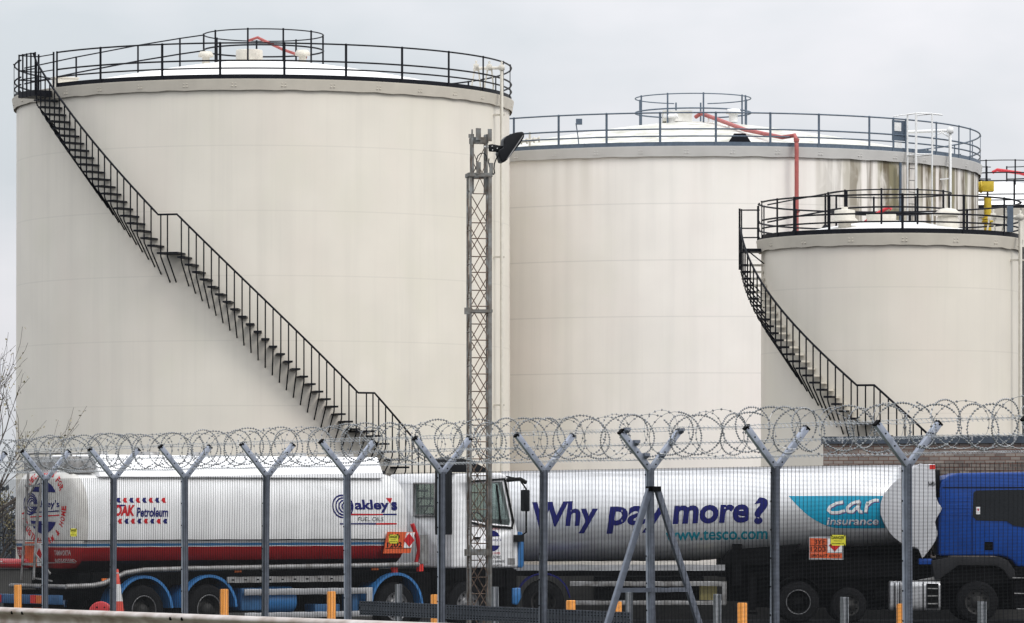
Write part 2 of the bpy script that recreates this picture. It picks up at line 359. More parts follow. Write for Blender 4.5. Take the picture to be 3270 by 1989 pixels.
def tank(label, X, Y, R, H, roof_rise, wall, band, roofm, railm, posts, gap, crown_r, walk=None, bolts=True, group='storage tanks behind the fence', crown_gap=None, crownm=None, lap=(2.12, 1.88)):
    t = thing('storage_tank', label, 'storage tank', (X, Y, 0), 0, group)
    # shell: plate courses, each a little narrower than the one below
    sh = MB(); c, z0 = lap; n = int(math.ceil((H-z0)/c))+1
    for k in range(n):
        r = R + .003*(n-k); z1 = min(H, z0+k*c); sh.lathe([(r, (z0+(k-1)*c) if k else 0), (r, z1)], 192); sh.lathe([(r, z1), (r-.003, z1)], 192, smooth=False)
    sh.build('shell', wall, t, fixn=False)
    b = MB()
    nseg = 44 if R > 5 else 24; pr = []
    for i in range(nseg*4+1):
        a = 2*pi*i/(nseg*4); wob = .018*sin(i*1.7)*sin(i*.31)
        pr.append((a, wob))
    vs = []
    for a, wob in pr[:-1]:
        for r, zz in ((R+.10, H-.36+wob), (R+.16, H-.02), (R+.16, H), (R-.05, H)): vs.append(pol(r, a, zz))
    nn = len(pr)-1
    b.add(vs, [(i*4+q, ((i+1)%nn)*4+q, ((i+1)%nn)*4+q+1, i*4+q+1) for i in range(nn) for q in range(3)])
    if bolts:
        bb = b; st = 1.6/R; a = -pi/2
        while a < pi/2:
            for da in (-.055/R, .055/R):
                for dz in (-.24, -.15): bb.lathe([(0, -.02), (.022, -.02), (.022, .015), (0, .02)], 6, 'y', pol(R+.125, a+da, H+dz))
            a += st
    bd = b.build('rim_band', band, t)
    s = MB(); pf = [(max(.001, R*.995*(1-i/12)), H+.01 + roof_rise*(1-(1-i/12)**1.35)) for i in range(13)]
    s.lathe(pf, 96); rf = s.build('roof', roofm, t)
    zr = lambda r: H+.01+roof_rise*(1-(r/(R*.995))**1.35)
    # rim guard rail: toe board, three rails, posts
    rr = R + .07; g0, g1 = gap      # rail runs from g1 round by the right and the back to g0 + 360
    a0, a1 = R_(g1), R_(g0+360)
    gr = MB()
    gr.tube(arc(rr, a0, a1, H+1.17), .029, 6); gr.tube(arc(rr, a0, a1, H+.60), .030, 6); gr.tube(arc(rr, a0, a1, H+.35), .028, 6)
    A = arc(rr+.01, a0, a1, H+.005); B = arc(rr+.01, a0, a1, H+.15); k = len(A)
    A2 = arc(rr-.005, a0, a1, H+.005); B2 = arc(rr-.005, a0, a1, H+.15)
    gr.add(A+B+B2+A2, [(i+q*k, i+1+q*k, i+1+((q+1)%4)*k, i+((q+1)%4)*k) for i in range(k-1) for q in range(4)])
    grd = gr.build('guard_rail', railm, t)
    def post(th, zb, h, r=rr+.02, par=grd, wd=.08):
        p = MB(); p.bar(pol(r, th, zb), pol(r, th, zb+h), wd, .02, up=pol(1, th)); p.lathe([(0,.03),(.035,.02),(.035,-.02)], 6, 'z', pol(r, th, zb+h)); p.build('rail_post', railm if par is grd else (crownm or railm), par)
    for d in posts: post(R_(d), H-.04, 1.22)
    # rail round the roof crown
    if crown_r:
        cm = crownm or railm; c = MB(); zc = zr(crown_r) + .05
        cg = crown_gap or (1000, 1000)
        def ringarc(z, rad):
            if crown_gap: c.tube(arc(crown_r, R_(cg[1]), R_(cg[0]+360), z, R_(6)), rad, 6)
            else: c.tube([pol(crown_r, 2*pi*i/60, z) for i in range(60)], rad, 6, closed=True)
        ringarc(zc+1.02, .022); ringarc(zc+.48, .03)
        cr = c.build('crown_rail', cm, t)
        ps = [-50, -12, 22, 55, 100, 150, 190, 235, 275] if not crown_gap else [-65, -28, 8, 55, 62, 110, 170, 195, 245]
        for d in ps:
            p = MB(); p.tube([pol(crown_r, R_(d), zc-.22), pol(crown_r, R_(d), zc+1.06)], .035, 6)
            p.lathe([(.11,-.25),(.09,-.2),(.035,-.1)], 8, 'z', pol(crown_r, R_(d), zc)); p.build('rail_post', cm, cr)
    if walk is not None:
        th = R_(walk); wr = MB()
        rs = [R*.97, R*.76, R*.51, R*.34, crown_r]
        wr.tube([pol(r, th, zr(r)+1.06) for r in rs], .024, 6); wr.tube([pol(r, th, zr(r)+.52) for r in rs], .028, 6)
        wk = wr.build('walkway_rail', railm, t)
        for r in rs[1:4]:
            p = MB(); p.tube([pol(r, th, zr(r)-.05), pol(r, th, zr(r)+1.08)], .034, 6); p.lathe([(.13,-.02),(.1,.03),(.03,.12)], 8, 'z', pol(r, th, zr(r))); p.build('rail_post', railm, wk)
    return t, zr

def stair(t, R, w, rail_h, ths, z_of, landings, matr, two_tone=False, step=None, rail_path=None):
    """cantilevered spiral stair; ths = tread angles, z_of(theta) = walking level"""
    Ro = R + w
    h = MB(); h.tube([pol(Ro, a, z) for a, z in rail_path], .034, 8)
    st = h.build('staircase', matr, t)
    for a in ths:
        z = z_of(a); q = MB()
        da = .135/Ro
        def seg(r0, r1, mi):
            q.cur = mi
            vs = [pol(r, b, zz) for r in (r0, r1) for b in (a-da, a+da) for zz in (z-.06, z)]
            q.add(vs, [(0,1,3,2),(4,6,7,5),(0,4,5,1),(2,3,7,6),(0,2,6,4),(1,5,7,3)])
        if two_tone: seg(R+.03, R+w*.66, 1); seg(R+w*.66+.001, Ro+.02, 0)
        else: seg(R+.03, Ro+.02, 0)
        q.build('tread', [matr, M['cream']], st)
        b = MB(); b.tube([pol(Ro, a, z+rail_h), pol(Ro, a, z-.12), pol(Ro-.03, a, z-.2), pol(R+.01, a, z-.93)], .025, 6)
        b.build('baluster', matr, st)
    for (a0, a1, z) in landings:
        q = MB(); n = 6
        vs = [pol(r, a0+(a1-a0)*i/n, zz) for i in range(n+1) for r, zz in ((R+.03,z-.06),(Ro+.03,z-.06),(Ro+.03,z),(R+.03,z))]
        q.add(vs, [(i*4+k, (i+1)*4+k, (i+1)*4+(k+1)%4, i*4+(k+1)%4) for i in range(n) for k in range(4)] + [(0,1,2,3), (n*4+3,n*4+2,n*4+1,n*4)])
        q.build('landing', matr, st)
    return st

# --- tall cream tank (left)
RA, YA = 8.46, 156.4; XA = (842-CX)/F*YA; HA = 16.76
ta, zra = tank('tall cream storage tank with a long black spiral stair and black roof railing', XA, YA, RA, HA, 1.45, M['wall_a'], M['band_a'], M['roof'], M['black'],
    [math.degrees(th_of(p_, RA+.09, XA, YA)) for p_ in (182, 321, 518, 703, 908, 1105, 1284, 1433, 1543, 1607)] + [83, 97, 111, 125, 139, 153, 167, 181, 195, 209, 223, 237, 251, 265, 278, 287], (-71, math.degrees(th_of(182, RA+.09, XA, YA))), 2.06, walk=-86)
RHA = 1.22; RO = RA+.80
(t0, zt0), (t1, z1r), (t1b, _), (t2, z2r), (t2b, _), (t3, z3r) = [rz(px, py, RO, XA, YA) for px, py in ((182,300), (505,685), (565,685), (1144,1254), (1196,1255), (1320,1400))]
sl_up, sl_dn = (zt0-z1r)/(t1-t0), (z2r-z3r)/(t3-t2b)
def zA(a):      # walking level; flat on the landings
    if a < t1: return z1r-RHA + (t1-a)*sl_up
    if a < t1b: return z1r-RHA
    if a < t2: return z1r-RHA - (a-t1b)*(z1r-z2r)/(t2-t1b)
    if a < t2b: return z2r-RHA
    return z2r-RHA - (a-t2b)*sl_dn
stp = .0271
ths = []; a = t1-stp
while zA(a) < HA-.25: ths.append(a); a -= stp
atop = a + stp
a = t1b+stp*.6
while a < t2: ths.append(a); a += stp
a = t2b+stp*.6
while zA(a) > .15: ths.append(a); a += stp
path = [(atop-.02, HA+1.1)] + [(a, zA(a)+RHA) for a in [atop+(t1-atop)*i/30 for i in range(31)]] + [(t1b, z1r)]
path += [(t1b+(t2-t1b)*i/30, zA(t1b+(t2-t1b)*i/30)+RHA) for i in range(1, 31)] + [(t2b, z2r)]
path += [(t2b+R_(30)*i/20, zA(t2b+R_(30)*i/20)+RHA) for i in range(1, 21)]
sta = stair(ta, RA, .80, RHA, ths, zA, [(t1-.004, t1b+.004, z1r-RHA), (t2-.004, t2b+.004, z2r-RHA)], M['black'], rail_path=path)
for d in (t1+.01, (t1+t1b)/2, (t2+t2b)/2, t2b-.006):
    z = zA(d); b = MB(); b.tube([pol(RA+.8, d, z+RHA), pol(RA+.8, d, z-.15), pol(RA, d, z-.95)], .025, 6); b.build('baluster', M['black'], sta)
# top platform and its cage
pa, pb = atop-.005, min(atop-.08, th_of(61, RA+.82, XA, YA))
q = MB(); n = 6
vs = [pol(r, pa+(pb-pa)*i/n, zz) for i in range(n+1) for r, zz in ((RA+.17,HA-.30),(RA+.84,HA-.30),(RA+.84,HA-.10),(RA+.17,HA-.10))]
q.add(vs, [(i*4+k, (i+1)*4+k, (i+1)*4+(k+1)%4, i*4+(k+1)%4) for i in range(n) for k in range(4)] + [(0,1,2,3), (n*4+3,n*4+2,n*4+1,n*4)])
for z in (1.12, .6, .3): q.tube(arc(RA+.82, pa, pb, HA+z), .022, 6); q.tube([pol(RA+.82, pb, HA+z), pol(RA+.05, pb, HA+z)], .022, 6)
for i in range(5): a = pa+(pb-pa)*i/4; q.tube([pol(RA+.82, a, HA-.3), pol(RA+.82, a, HA+1.15)], .03, 6)
q.tube([pol(RA+.1, pb, HA), pol(RA+.1, pb, HA+1.2)], .035, 6); q.tube([pol(RA+.1, pa, HA), pol(RA+.1, pa, HA+1.2)], .035, 6)
for z in (1.12, .6, .3): q.tube([pol(RA+.1, pa, HA+z), pol(RA+.1, pb, HA+z)], .02, 6)
q.build('top_platform', M['black'], ta)
# roof fittings
q = MB(); q.lathe([(0,.32),(.44,.32),(.46,.28),(.46,-.1)], 24, 'z', pol(.9, R_(-30), zra(1)+.02)); q.build('manhole', M['cream'], ta)
q = MB(); q.tube([pol(1.3, R_(-20), zra(1)+.62), pol(1.5, R_(-5), zra(1)+.7), pol(1.7, R_(25), zra(1.5)+.35), pol(2.2, R_(45), zra(2)+.12)], .05, 8); q.build('red_hose_pipe', M['red_pipe'], ta)
for r, d, s in ((2.4, -52, .8), (2.2, 40, .9)):
    q = MB(); q.lathe([(0,.42),(.2,.40),(.26,.3),(.26,.22),(.13,.2),(.13,-.1)], 16, 'z', pol(r, R_(d), zra(r))); q.build('roof_vent', M['cream'], ta)
q = MB(); q.box((-.38,-.3,0), (.38,.3,.32), Matrix.Translation(pol(7.6, R_(-58), HA+.1)) @ Matrix.Rotation(R_(20), 4, 'Z')); q.box((-.42,-.34,.32), (.42,.34,.36), Matrix.Translation(pol(7.6, R_(-58), HA+.1)) @ Matrix.Rotation(R_(20), 4, 'Z')); q.build('gauge_box', M['cream'], ta)
# downpipe at the right, with valve heads over the railing
def downpipe(t, R, th, H, m, top, lat):
    q = MB(); a = th; p = pol(R+.32, a)
    q.tube([(p.x, p.y, 0), (p.x, p.y, H+top-.12), (p.x-.06, p.y+.03, H+top), (p.x-.9, p.y+.35, H+top+.02)], .055, 8)
    for z in (H-.7, H-5.5, H-10.5):
        if z > .5: q.bar((p.x+.1, p.y, z), (p.x-.75, p.y+.35, z), .05, .06)
    for dx in (0, -.42, -.86):
        q.lathe([(0,.22),(.05,.2),(.02,.12),(.09,.1),(.09,-.08),(.04,-.1)], 8, 'z', (p.x+dx, p.y-dx*-.38+0, H+top))
        q.lathe([(0,-.1),(.075,-.1),(.075,.1),(0,.1)], 10, 'x', (p.x+dx, p.y+abs(dx)*.38, H+top))
    for dx in (-.42, -.86):
        q.tube([(p.x+dx-.06, p.y+abs(dx)*.38, H+top-.05), (p.x+dx-.16, p.y+abs(dx)*.4, H+top-.6), (p.x+dx-.12, p.y+abs(dx)*.4, H+.05)], .03, 6)
        q.tube([(p.x+dx+.08, p.y+abs(dx)*.38, H+top-.05), (p.x+dx+.14, p.y+abs(dx)*.4, H+top-.6), (p.x+dx+.12, p.y+abs(dx)*.4, H+.05)], .03, 6)
    return q.build('riser_pipe', m, t)
downpipe(ta, RA, th_of(1602, RA+.32, XA, YA), HA, M['cream'], .88, 0)

# --- wide streaked tank (middle)
RB, YB = 10.6, 169.6; XB = (2213-CX)/F*YB; HB = 15.46
tb, zrb = tank('wide white storage tank with grey railing and mossy rust streaks under its rim', XB, YB, RB, HB, 1.75, M['wall_b'], M['band_b'], M['roof_dirty'], M['slate'],
    [math.degrees(th_of(p_, RB+.09, XB, YB)) for p_ in (1641,1784,1937,2108,2286,2460,2615,2776,2853,2893,2990,3062,3098)] + [87, 98, 109, 120, 131, 142, 153, 164, 175, 186, 197, 208, 219, 230, 241, 252, 263, 274, 285, 296, 307], (-62, -58), 2.16, crown_gap=(163, 197), lap=(1.98, 1.58))
TF = th_of(2544, RB+.38, XB, YB)
q = MB(); pts = [Vector((.05,-1.1,17.30)), Vector((.25,-1.3,17.42)), Vector((.85,-3.7,16.95)), Vector((1.6,-6.8,16.35)), pol(RB-.3, TF-R_(1.6), HB+.36), pol(RB+.2, TF, HB+.40), pol(RB+.36, TF, HB+.22), pol(RB+.38, TF, HB-.1), pol(RB+.38, TF, .3)]
q.tube(pts, .075, 10)
for i, p in ((6, pts[6]),): q.lathe([(.1,-.06),(.1,.06)], 10, 'z', p)
for z in (13.2, 10.9, 8.6, 6.3): q.lathe([(.075,-.05),(.11,-.05),(.11,.05),(.075,.05)], 12, 'z', (pts[-1].x, pts[-1].y, z))
q.build('foam_pipe', M['red_pipe'], tb)
q = MB()
for f in (.15, .4, .65, .9):
    p = pts[1].lerp(pts[2], f) if f < .5 else pts[2].lerp(pts[3], f-.3)
    q.bar(p + Vector((0,0,-.05)), p + Vector((0,0,-.5)), .05, .05); q.bar(p + Vector((.14,0,-.05)), p + Vector((.14,0,-.5)), .03, .03)
q.build('pipe_supports', M['white'], tb)
q = MB(); q.box((-.55,-.45,-.15), (.55,.45,.25), Matrix.Translation(pol(.7, R_(-60), zrb(0)+.1))); q.build('manhole', M['roof_dirty'], tb)
for r, d in ((1.9, -28), (2.3, 38)):
    q = MB(); q.lathe([(0,.36),(.24,.33),(.28,.24),(.28,.16),(.16,.14),(.16,-.15)], 16, 'z', pol(r, R_(d), zrb(r)+(.0 if d < 0 else .2))); q.build('roof_vent', M['white'], tb)
q = MB(); ps = pol(9.3, th_of(2360, 9.3, XB, YB), HB+.28); q.prism([(ps.x-.42, HB+.18), (ps.x+.42, HB+.18), (ps.x+.2, HB+.52), (ps.x-.2, HB+.52)], ps.y-.5, ps.y+.5); q.build('hatch_cover', M['black'], tb)
q = MB(); ps = pol(9.6, th_of(3052, 9.6, XB, YB), HB+.3); q.prism([(ps.x-.35, HB+.12), (ps.x+.1, HB+.12), (ps.x+.35, HB+.5), (ps.x, HB+.4)], ps.y-.4, ps.y+.4); q.build('hatch_cover', M['black'], tb)
# level sensor on a stalk
ps = pol(9.9, th_of(1850, 9.9, XB, YB), HB)
q = MB(); q.tube([ps, ps+Vector((-.05,0,.5)), ps+Vector((-.12,0,.95))], .022, 6); q.box((ps.x-.12, ps.y-.1, HB+.9), (ps.x+.1, ps.y+.1, HB+1.1)); q.tube([ps+Vector((.2,0,.2)), ps+Vector((-.2,0,.12))], .04, 6); q.build('level_sensor', M['slate'], tb)
q = MB(); ps = pol(10.2, th_of(1692, 10.2, XB, YB), HB)
q.tube([ps+Vector((-.35,0,.36)), ps+Vector((.35,0,.45))], .06, 8); q.tube([ps+Vector((0,0,.0)), ps+Vector((0,0,.7))], .04, 8)
for dx in (-.3, -.1, .15, .33): q.lathe([(.0,-.03),(.11,-.03),(.11,.03),(0,.03)], 10, 'x', ps+Vector((dx,0,.4+dx*.12)))
q.build('valve', M['cream'], tb)
# notice board on the railing gate
q = MB(); a = th_of(2872, RB+.05, XB, YB); pc = pol(RB+.05, a, HB); Mx = Matrix.Translation(pc) @ Matrix.Rotation(a, 4, 'Z')
q.box((-.36,-.02,.4), (.36,.02,1.12), Mx); gb = q.build('gate_panel', M['slate'], tb)
q = MB(); q.box((-.30,-.035,.74), (.06,-.022,1.04), Mx); q.box((-.30,-.035,.14), (.10,-.022,.38), Mx); q.build('notice', M['white'], gb)
# white cage ladder
q = MB(); a = th_of(2912, RB+.25, XB, YB); u = Vector((cos(a), sin(a), 0)); n0 = pol(1, a)
base = pol(RB+.25, a)
for s in (-.24, .24): q.tube([base+u*s+Vector((0,0,.4)), base+u*s+Vector((0,0,HB-.1)), base+u*s+Vector((0,0,HB+1.3))], .038, 6)
for s in (-.42, .46):
    o_ = base + u*s + n0*.55
    q.tube([o_+Vector((0,0,HB-3.4)), o_+Vector((0,0,HB+1.35))], .032, 6)
for z in (HB+1.33, HB-.12, HB-2.2):
    q.tube([base+u*-.24+Vector((0,0,z)), base+u*-.42+n0*.55+Vector((0,0,z)), base+u*.46+n0*.55+Vector((0,0,z+.04)), base+u*.24+Vector((0,0,z))], .028, 6)
q.tube([base+u*-1.0+Vector((0,0,HB+1.22)), base+u*-.42+n0*.55+Vector((0,0,HB+1.33))], .02, 6)
q.tube([base+u*.46+n0*.55+Vector((0,0,HB+1.36)), base+u*1.0+n0*.55+Vector((0,0,HB+1.36))], .03, 6)
lad = q.build('cage_ladder', M['white'], tb)
z = .6
while z < HB-.1:
    r = MB(); r.tube([base+u*-.24+Vector((0,0,z)), base+u*.24+Vector((0,0,z))], .016, 6); r.build('rung', M['mast'], lad); z += .42
p = base - u*.62
q = MB(); q.tube([(p.x, p.y, .2), (p.x, p.y, HB-.4)], .05, 8); q.build('conduit', M['slate'], tb)
p = pol(RB+.3, th_of(3034, RB+.3, XB, YB))
q = MB(); q.tube([(p.x, p.y, .2), (p.x, p.y, HB+.82), (p.x-.1, p.y, HB+.92), (p.x-1.6, p.y+.4, HB+.9)], .055, 8)
q.lathe([(0,.14),(.12,.1),(.12,-.1),(0,-.12)], 8, 'z', (p.x, p.y, HB+.92)); q.tube([(p.x-.05, p.y, HB+.7), (p.x-.3, p.y, HB+.86), (p.x-.6, p.y, HB+.7), (p.x-.6, p.y, HB+.1)], .03, 6)
q.bar((p.x-.5, p.y, HB-.85), (p.x+.05, p.y, HB-.8), .04, .05)
q.build('riser_pipe', M['white'], tb)

# --- small tank (right)
RC, YC = 4.0, 142.0; XC = (2840-CX)/F*YC; HC = 11.13
tcn, zrc = tank('small cream storage tank at the right with a short curling black stair', XC, YC, RC, HC, .64, M['wall_c'], M['band_a'], M['roof'], M['black'],
    [-80] + [math.degrees(th_of(p_, RC+.09, XC, YC)) for p_ in (2482, 2537, 2648, 2882, 3078, 3207)] + [84, 110, 138, 166, 194, 222, 250, 262], (-90, -80), 1.93, walk=-82, lap=(1.92, 1.82))
RHC = 1.13; ROC = RC+.68
(c0, zc0), (c1, zc1), (c1b, _), (c2, zc2) = [rz(px, py, ROC, XC, YC) for px, py in ((2428,895), (2736,1230), (2792,1230), (2965,1388))]
slc, slc2 = (zc0-zc1)/(c1-c0), (zc1-zc2)/(c2-c1b)
def zC(a):
    if a < c1: return zc1-RHC + (c1-a)*slc
    if a < c1b: return zc1-RHC
    return zc1-RHC - (a-c1b)*slc2
stp = .0535
ths = []; a = c1-stp*.7
while zC(a) < HC-.6: ths.append(a); a -= stp
at_ = a + stp
a = c1b+stp*.7
while zC(a) > .2: ths.append(a); a += stp
path = [(R_(-92), HC+1.02), (at_-.02, HC+.35)] + [(x, zC(x)+RHC) for x in [at_+(c1-at_)*i/30 for i in range(31)]] + [(c1b, zc1)]
path += [(c1b+R_(54*i/20), zC(c1b+R_(54*i/20))+RHC) for i in range(1, 21)]
stc = stair(tcn, RC, .68, RHC, ths, zC, [(c1-.006, c1b+.006, zc1-RHC)], M['black'], two_tone=True, rail_path=path[1:])
for d in (c1+.004, (c1+c1b)/2, c1b-.002):
    z = zc1-RHC; b = MB(); b.tube([pol(RC+.68, d, z+RHC), pol(RC+.68, d, z-.15), pol(RC, d, z-.95)], .025, 6); b.build('baluster', M['black'], stc)
q = MB(); a0, a1 = R_(-91), R_(-80)
for z in (1.02, .45, .16): q.tube([pol(RC+.68, a0, HC+z-.05), pol(RC+.05, a0, HC+z-.05)], .024, 6)
q.tube([pol(RC+.68, a0, HC-.9), pol(RC+.68, a0, HC+1.02)], .035, 6); q.tube([pol(RC+.62, a0+.01, HC-.9), pol(RC+.62, a0+.01, HC+1.0)], .025, 6)
q.tube([pol(RC+.1, a0, HC-.1), pol(RC+.1, a0, HC+1.1)], .04, 6)
vs = [pol(r, a, zz) for r in (RC+.1, RC+.7) for a in (a0, a1) for zz in (HC-.38, HC-.28)]
q.add(vs, [(0,1,3,2),(4,6,7,5),(0,4,5,1),(2,3,7,6),(0,2,6,4),(1,5,7,3)])
q.tube([pol(RC+.6, a1, HC-.3), pol(RC+.02, a1, HC-.75)], .022, 6)
q.build('top_platform', M['black'], tcn)
q = MB(); q.lathe([(0,.62),(.1,.62),(.1,.55),(.3,.52),(.32,.5),(.32,.3),(.42,.2),(.42,.17),(.2,.17),(.2,-.1)], 20, 'z', pol(2.5, R_(-38), zrc(2.5)-.0)); q.build('roof_vent', M['cream'], tcn)
q = MB(); q.lathe([(0,.80),(.25,.76),(.42,.62),(.42,.56),(.3,.54),(.3,.5),(.34,.5),(.34,-.1)], 20, 'z', pol(2.2, R_(50), zrc(2.2)-.22)); q.build('roof_vent', M['cream'], tcn)
q = MB(); q.lathe([(0,.36),(.45,.36),(.47,.32),(.47,-.1)], 24, 'z', pol(.6, R_(-30), zrc(.6)-.14)); q.build('manhole', M['cream'], tcn)
q = MB(); q.tube([pol(1.0, R_(-60), zrc(1)-.05), pol(.9, R_(-35), zrc(1)+.22), pol(.7, R_(-6), zrc(1)+.46), pol(.7, R_(0), zrc(1)+.38)], .055, 8); q.build('red_hose_pipe', M['red_pipe2'], tcn)
downpipe(tcn, RC, th_of(3258, RC+.32, XC, YC), HC, M['cream'], .62, 0)
q = MB(); p = pol(RC+.15, R_(88))
q.bar((p.x+.02, p.y, 0), (p.x+.02, p.y, HC-.2), .05, .05); q.build('conduit', M['black'], tcn)
q = MB(); p = pol(RC+.05, th_of(3218, RC+.05, XC, YC)); q.box((p.x-.02, p.y-.12, HC+.15), (p.x+.16, p.y+.05, HC+.95)); q.build('junction_box', M['slate'], tcn)

# --- far tank (right edge)
RD, YD = 8.0, 201.0; XD = (3205-CX)/F*YD; HD = 15.55
td, zrd = tank('distant white-roofed storage tank with black railing behind the yellow pipe', XD, YD, RD, HD, 1.7, M['wall_a'], M['band_a'], M['roof'], M['black'],
    [-40, -25, -11, -3, 11, 25, 39, 54, 68, 82, 96, 110, 130, 150, 170, 190, 210, 230, 250, 270, 290, 310], (-62, -58), 2.06, bolts=False, crown_gap=(170, 190))
q = MB(); q.tube([pol(.5, R_(-90), zrd(1)+.5), pol(.3, R_(-80), zrd(1)+.62), pol(.8, R_(60), zrd(1)+.45), pol(1.6, R_(60), zrd(1)+.2)], .075, 8); q.build('red_hose_pipe', M['red_pipe2'], td)
q = MB(); q.lathe([(0,.4),(.3,.4),(.3,-.1)], 16, 'z', pol(1.7, R_(62), zrd(1.7)+.1)); q.build('manhole', M['cream'], td)

# --- yellow vent pipe between the tanks
YP = 172.0; p = at(3154, 1630, YP)
yp = thing('yellow_pipe', 'upright yellow vent pipe with square head beside the wide white tank', 'pipe', (p.x, YP, 0))
q = MB(); q.lathe([(.14, 0), (.14, 14.6)], 16); q.build('pipe', M['yellow'], yp)
zt = EYE + (HZ-580)/F*YP
q = MB(); q.box((-.22,-.2,zt-.38), (.22,.2,zt)); q.build('square_head', M['yellow'], yp, bevel=.02)
q = MB(); q.lathe([(0,0),(.22,0),(.22,.06),(.2,.06),(.2,.36),(.23,.36),(.23,.42),(0,.42)], 16, 'x', (-.64, 0, zt-.2)); q.build('side_flange', M['yellow'], yp)
q = MB(); zf = EYE + (HZ-703)/F*YP; q.lathe([(.14,-.08),(.23,-.08),(.23,-.02),(.19,-.02),(.19,.02),(.23,.02),(.23,.08),(.14,.08)], 20, 'z', (0,0,zf)); q.build('flange', M['yellow'], yp)
q = MB(); q.tube([(-.05, 0, zt+.02), (-.5, 0, zt+.08), (-1.0, .3, zt+.04)], .03, 6); q.tube([(-.14, 0, zt-.65), (-.5, 0, zt-.66), (-.9, .2, zt-.55)], .018, 6); q.build('cable', M['dark'], yp)

# --- brick building at the right
YK = 122.5; pk = at(2634, 1417, 118)
bk = thing('brick_building', 'low brown brick building with dark blue-grey painted coping', 'building', (pk.x, 118.6, 0), R_(-14))
mb_ = bpy.data.materials.new('brown_brick'); mb_.use_nodes = True; t = mb_.node_tree; b = t.nodes['Principled BSDF']; b.inputs['Roughness'].default_value = .85
co = t.nodes.new('ShaderNodeTexCoord'); sp = t.nodes.new('ShaderNodeSeparateXYZ'); cb = t.nodes.new('ShaderNodeCombineXYZ')
t.links.new(co.outputs['Object'], sp.inputs[0]); t.links.new(sp.outputs[0], cb.inputs[0]); t.links.new(sp.outputs[2], cb.inputs[1])
br = t.nodes.new('ShaderNodeTexBrick'); t.links.new(cb.outputs[0], br.inputs[0])
br.inputs['Scale'].default_value = 1; br.inputs['Brick Width'].default_value = .265; br.inputs['Row Height'].default_value = .091; br.inputs['Mortar Size'].default_value = .009
br.inputs['Color1'].default_value = (.14, .118, .105, 1); br.inputs['Color2'].default_value = (.27, .235, .205, 1); br.inputs['Mortar'].default_value = (.12, .045, .03, 1)
n = t.nodes.new('ShaderNodeTexNoise'); n.inputs['Scale'].default_value = 2.5; t.links.new(co.outputs['Object'], n.inputs[0])
x = t.nodes.new('ShaderNodeMix'); x.data_type = 'RGBA'; x.blend_type = 'MULTIPLY'; x.inputs[0].default_value = .5; t.links.new(br.outputs[0], x.inputs[6]); t.links.new(n.outputs[0], x.inputs[7])
mx2 = t.nodes.new('ShaderNodeMix'); mx2.data_type='RGBA'; mx2.blend_type='MULTIPLY'; mx2.inputs[0].default_value=1; mx2.inputs[7].default_value=(1.25,1.25,1.25,1)
t.links.new(x.outputs[2], mx2.inputs[6]); t.links.new(mx2.outputs[2], b.inputs['Base Color'])
bp = t.nodes.new('ShaderNodeBump'); bp.inputs['Strength'].default_value = .4; bp.inputs['Distance'].default_value = .01; bp.invert = True; t.links.new(br.outputs[1], bp.inputs['Height']); t.links.new(bp.outputs[0], b.inputs['Normal'])
zk = EYE + (HZ-1417)/F*118.6; zk1 = EYE + (HZ-1394)/F*118.6
q = MB(); q.box((0, 0, 0), (9, 2.2, zk)); q.build('wall', mb_, bk)
q = MB(); q.box((-.05, -.06, zk+.001), (9.05, 2.26, zk1)); cp = q.build('coping', M['coping'], bk)
q = MB()
for x0, w0, h0 in ((.42, .05, .12), (1.75, .1, .05), (3.2, .06, .09), (3.9, .04, .12), (5.0, .05, .1), (.5, .03, .18)): q.box((x0, -.066, zk1-h0), (x0+w0, -.0605, zk1-.003))
q.build('paint_flake', mat('bare_concrete_patch', (.30, .30, .31), .8), cp)

# --- dark wall added to black out under the lorries, hedge at the far left
q = MB(); q.box((-14, 112.9, 0), (15, 113.15, 1.25)); q.box((-14.03, 112.86, 1.25), (15.03, 113.19, 1.33))
tag(q.build('added_dark_backing_wall', M['concrete']), 'low dark concrete wall added to keep the view under the lorries dark', 'wall')
hd = MB(); random.seed(5)
for i in range(5200):
    c = Vector((random.uniform(-34, -17.0), random.uniform(196, 203), abs(random.gauss(0, 1))*1.6+random.uniform(0,1.0)))
    if c.z > 3.4+.6*sin(c.x*1.3): continue
    a = Vector((random.gauss(0,1),random.gauss(0,1),random.gauss(0,1))).normalized()*.22; b_ = Vector((random.gauss(0,1),random.gauss(0,1),random.gauss(0,1))).normalized()*.22
    hd.add([c, c+a, c+a+b_, c+b_], [(0,1,2,3)])
struct(hd.build('hedge', M['hedge'], fixn=False), 'stuff')

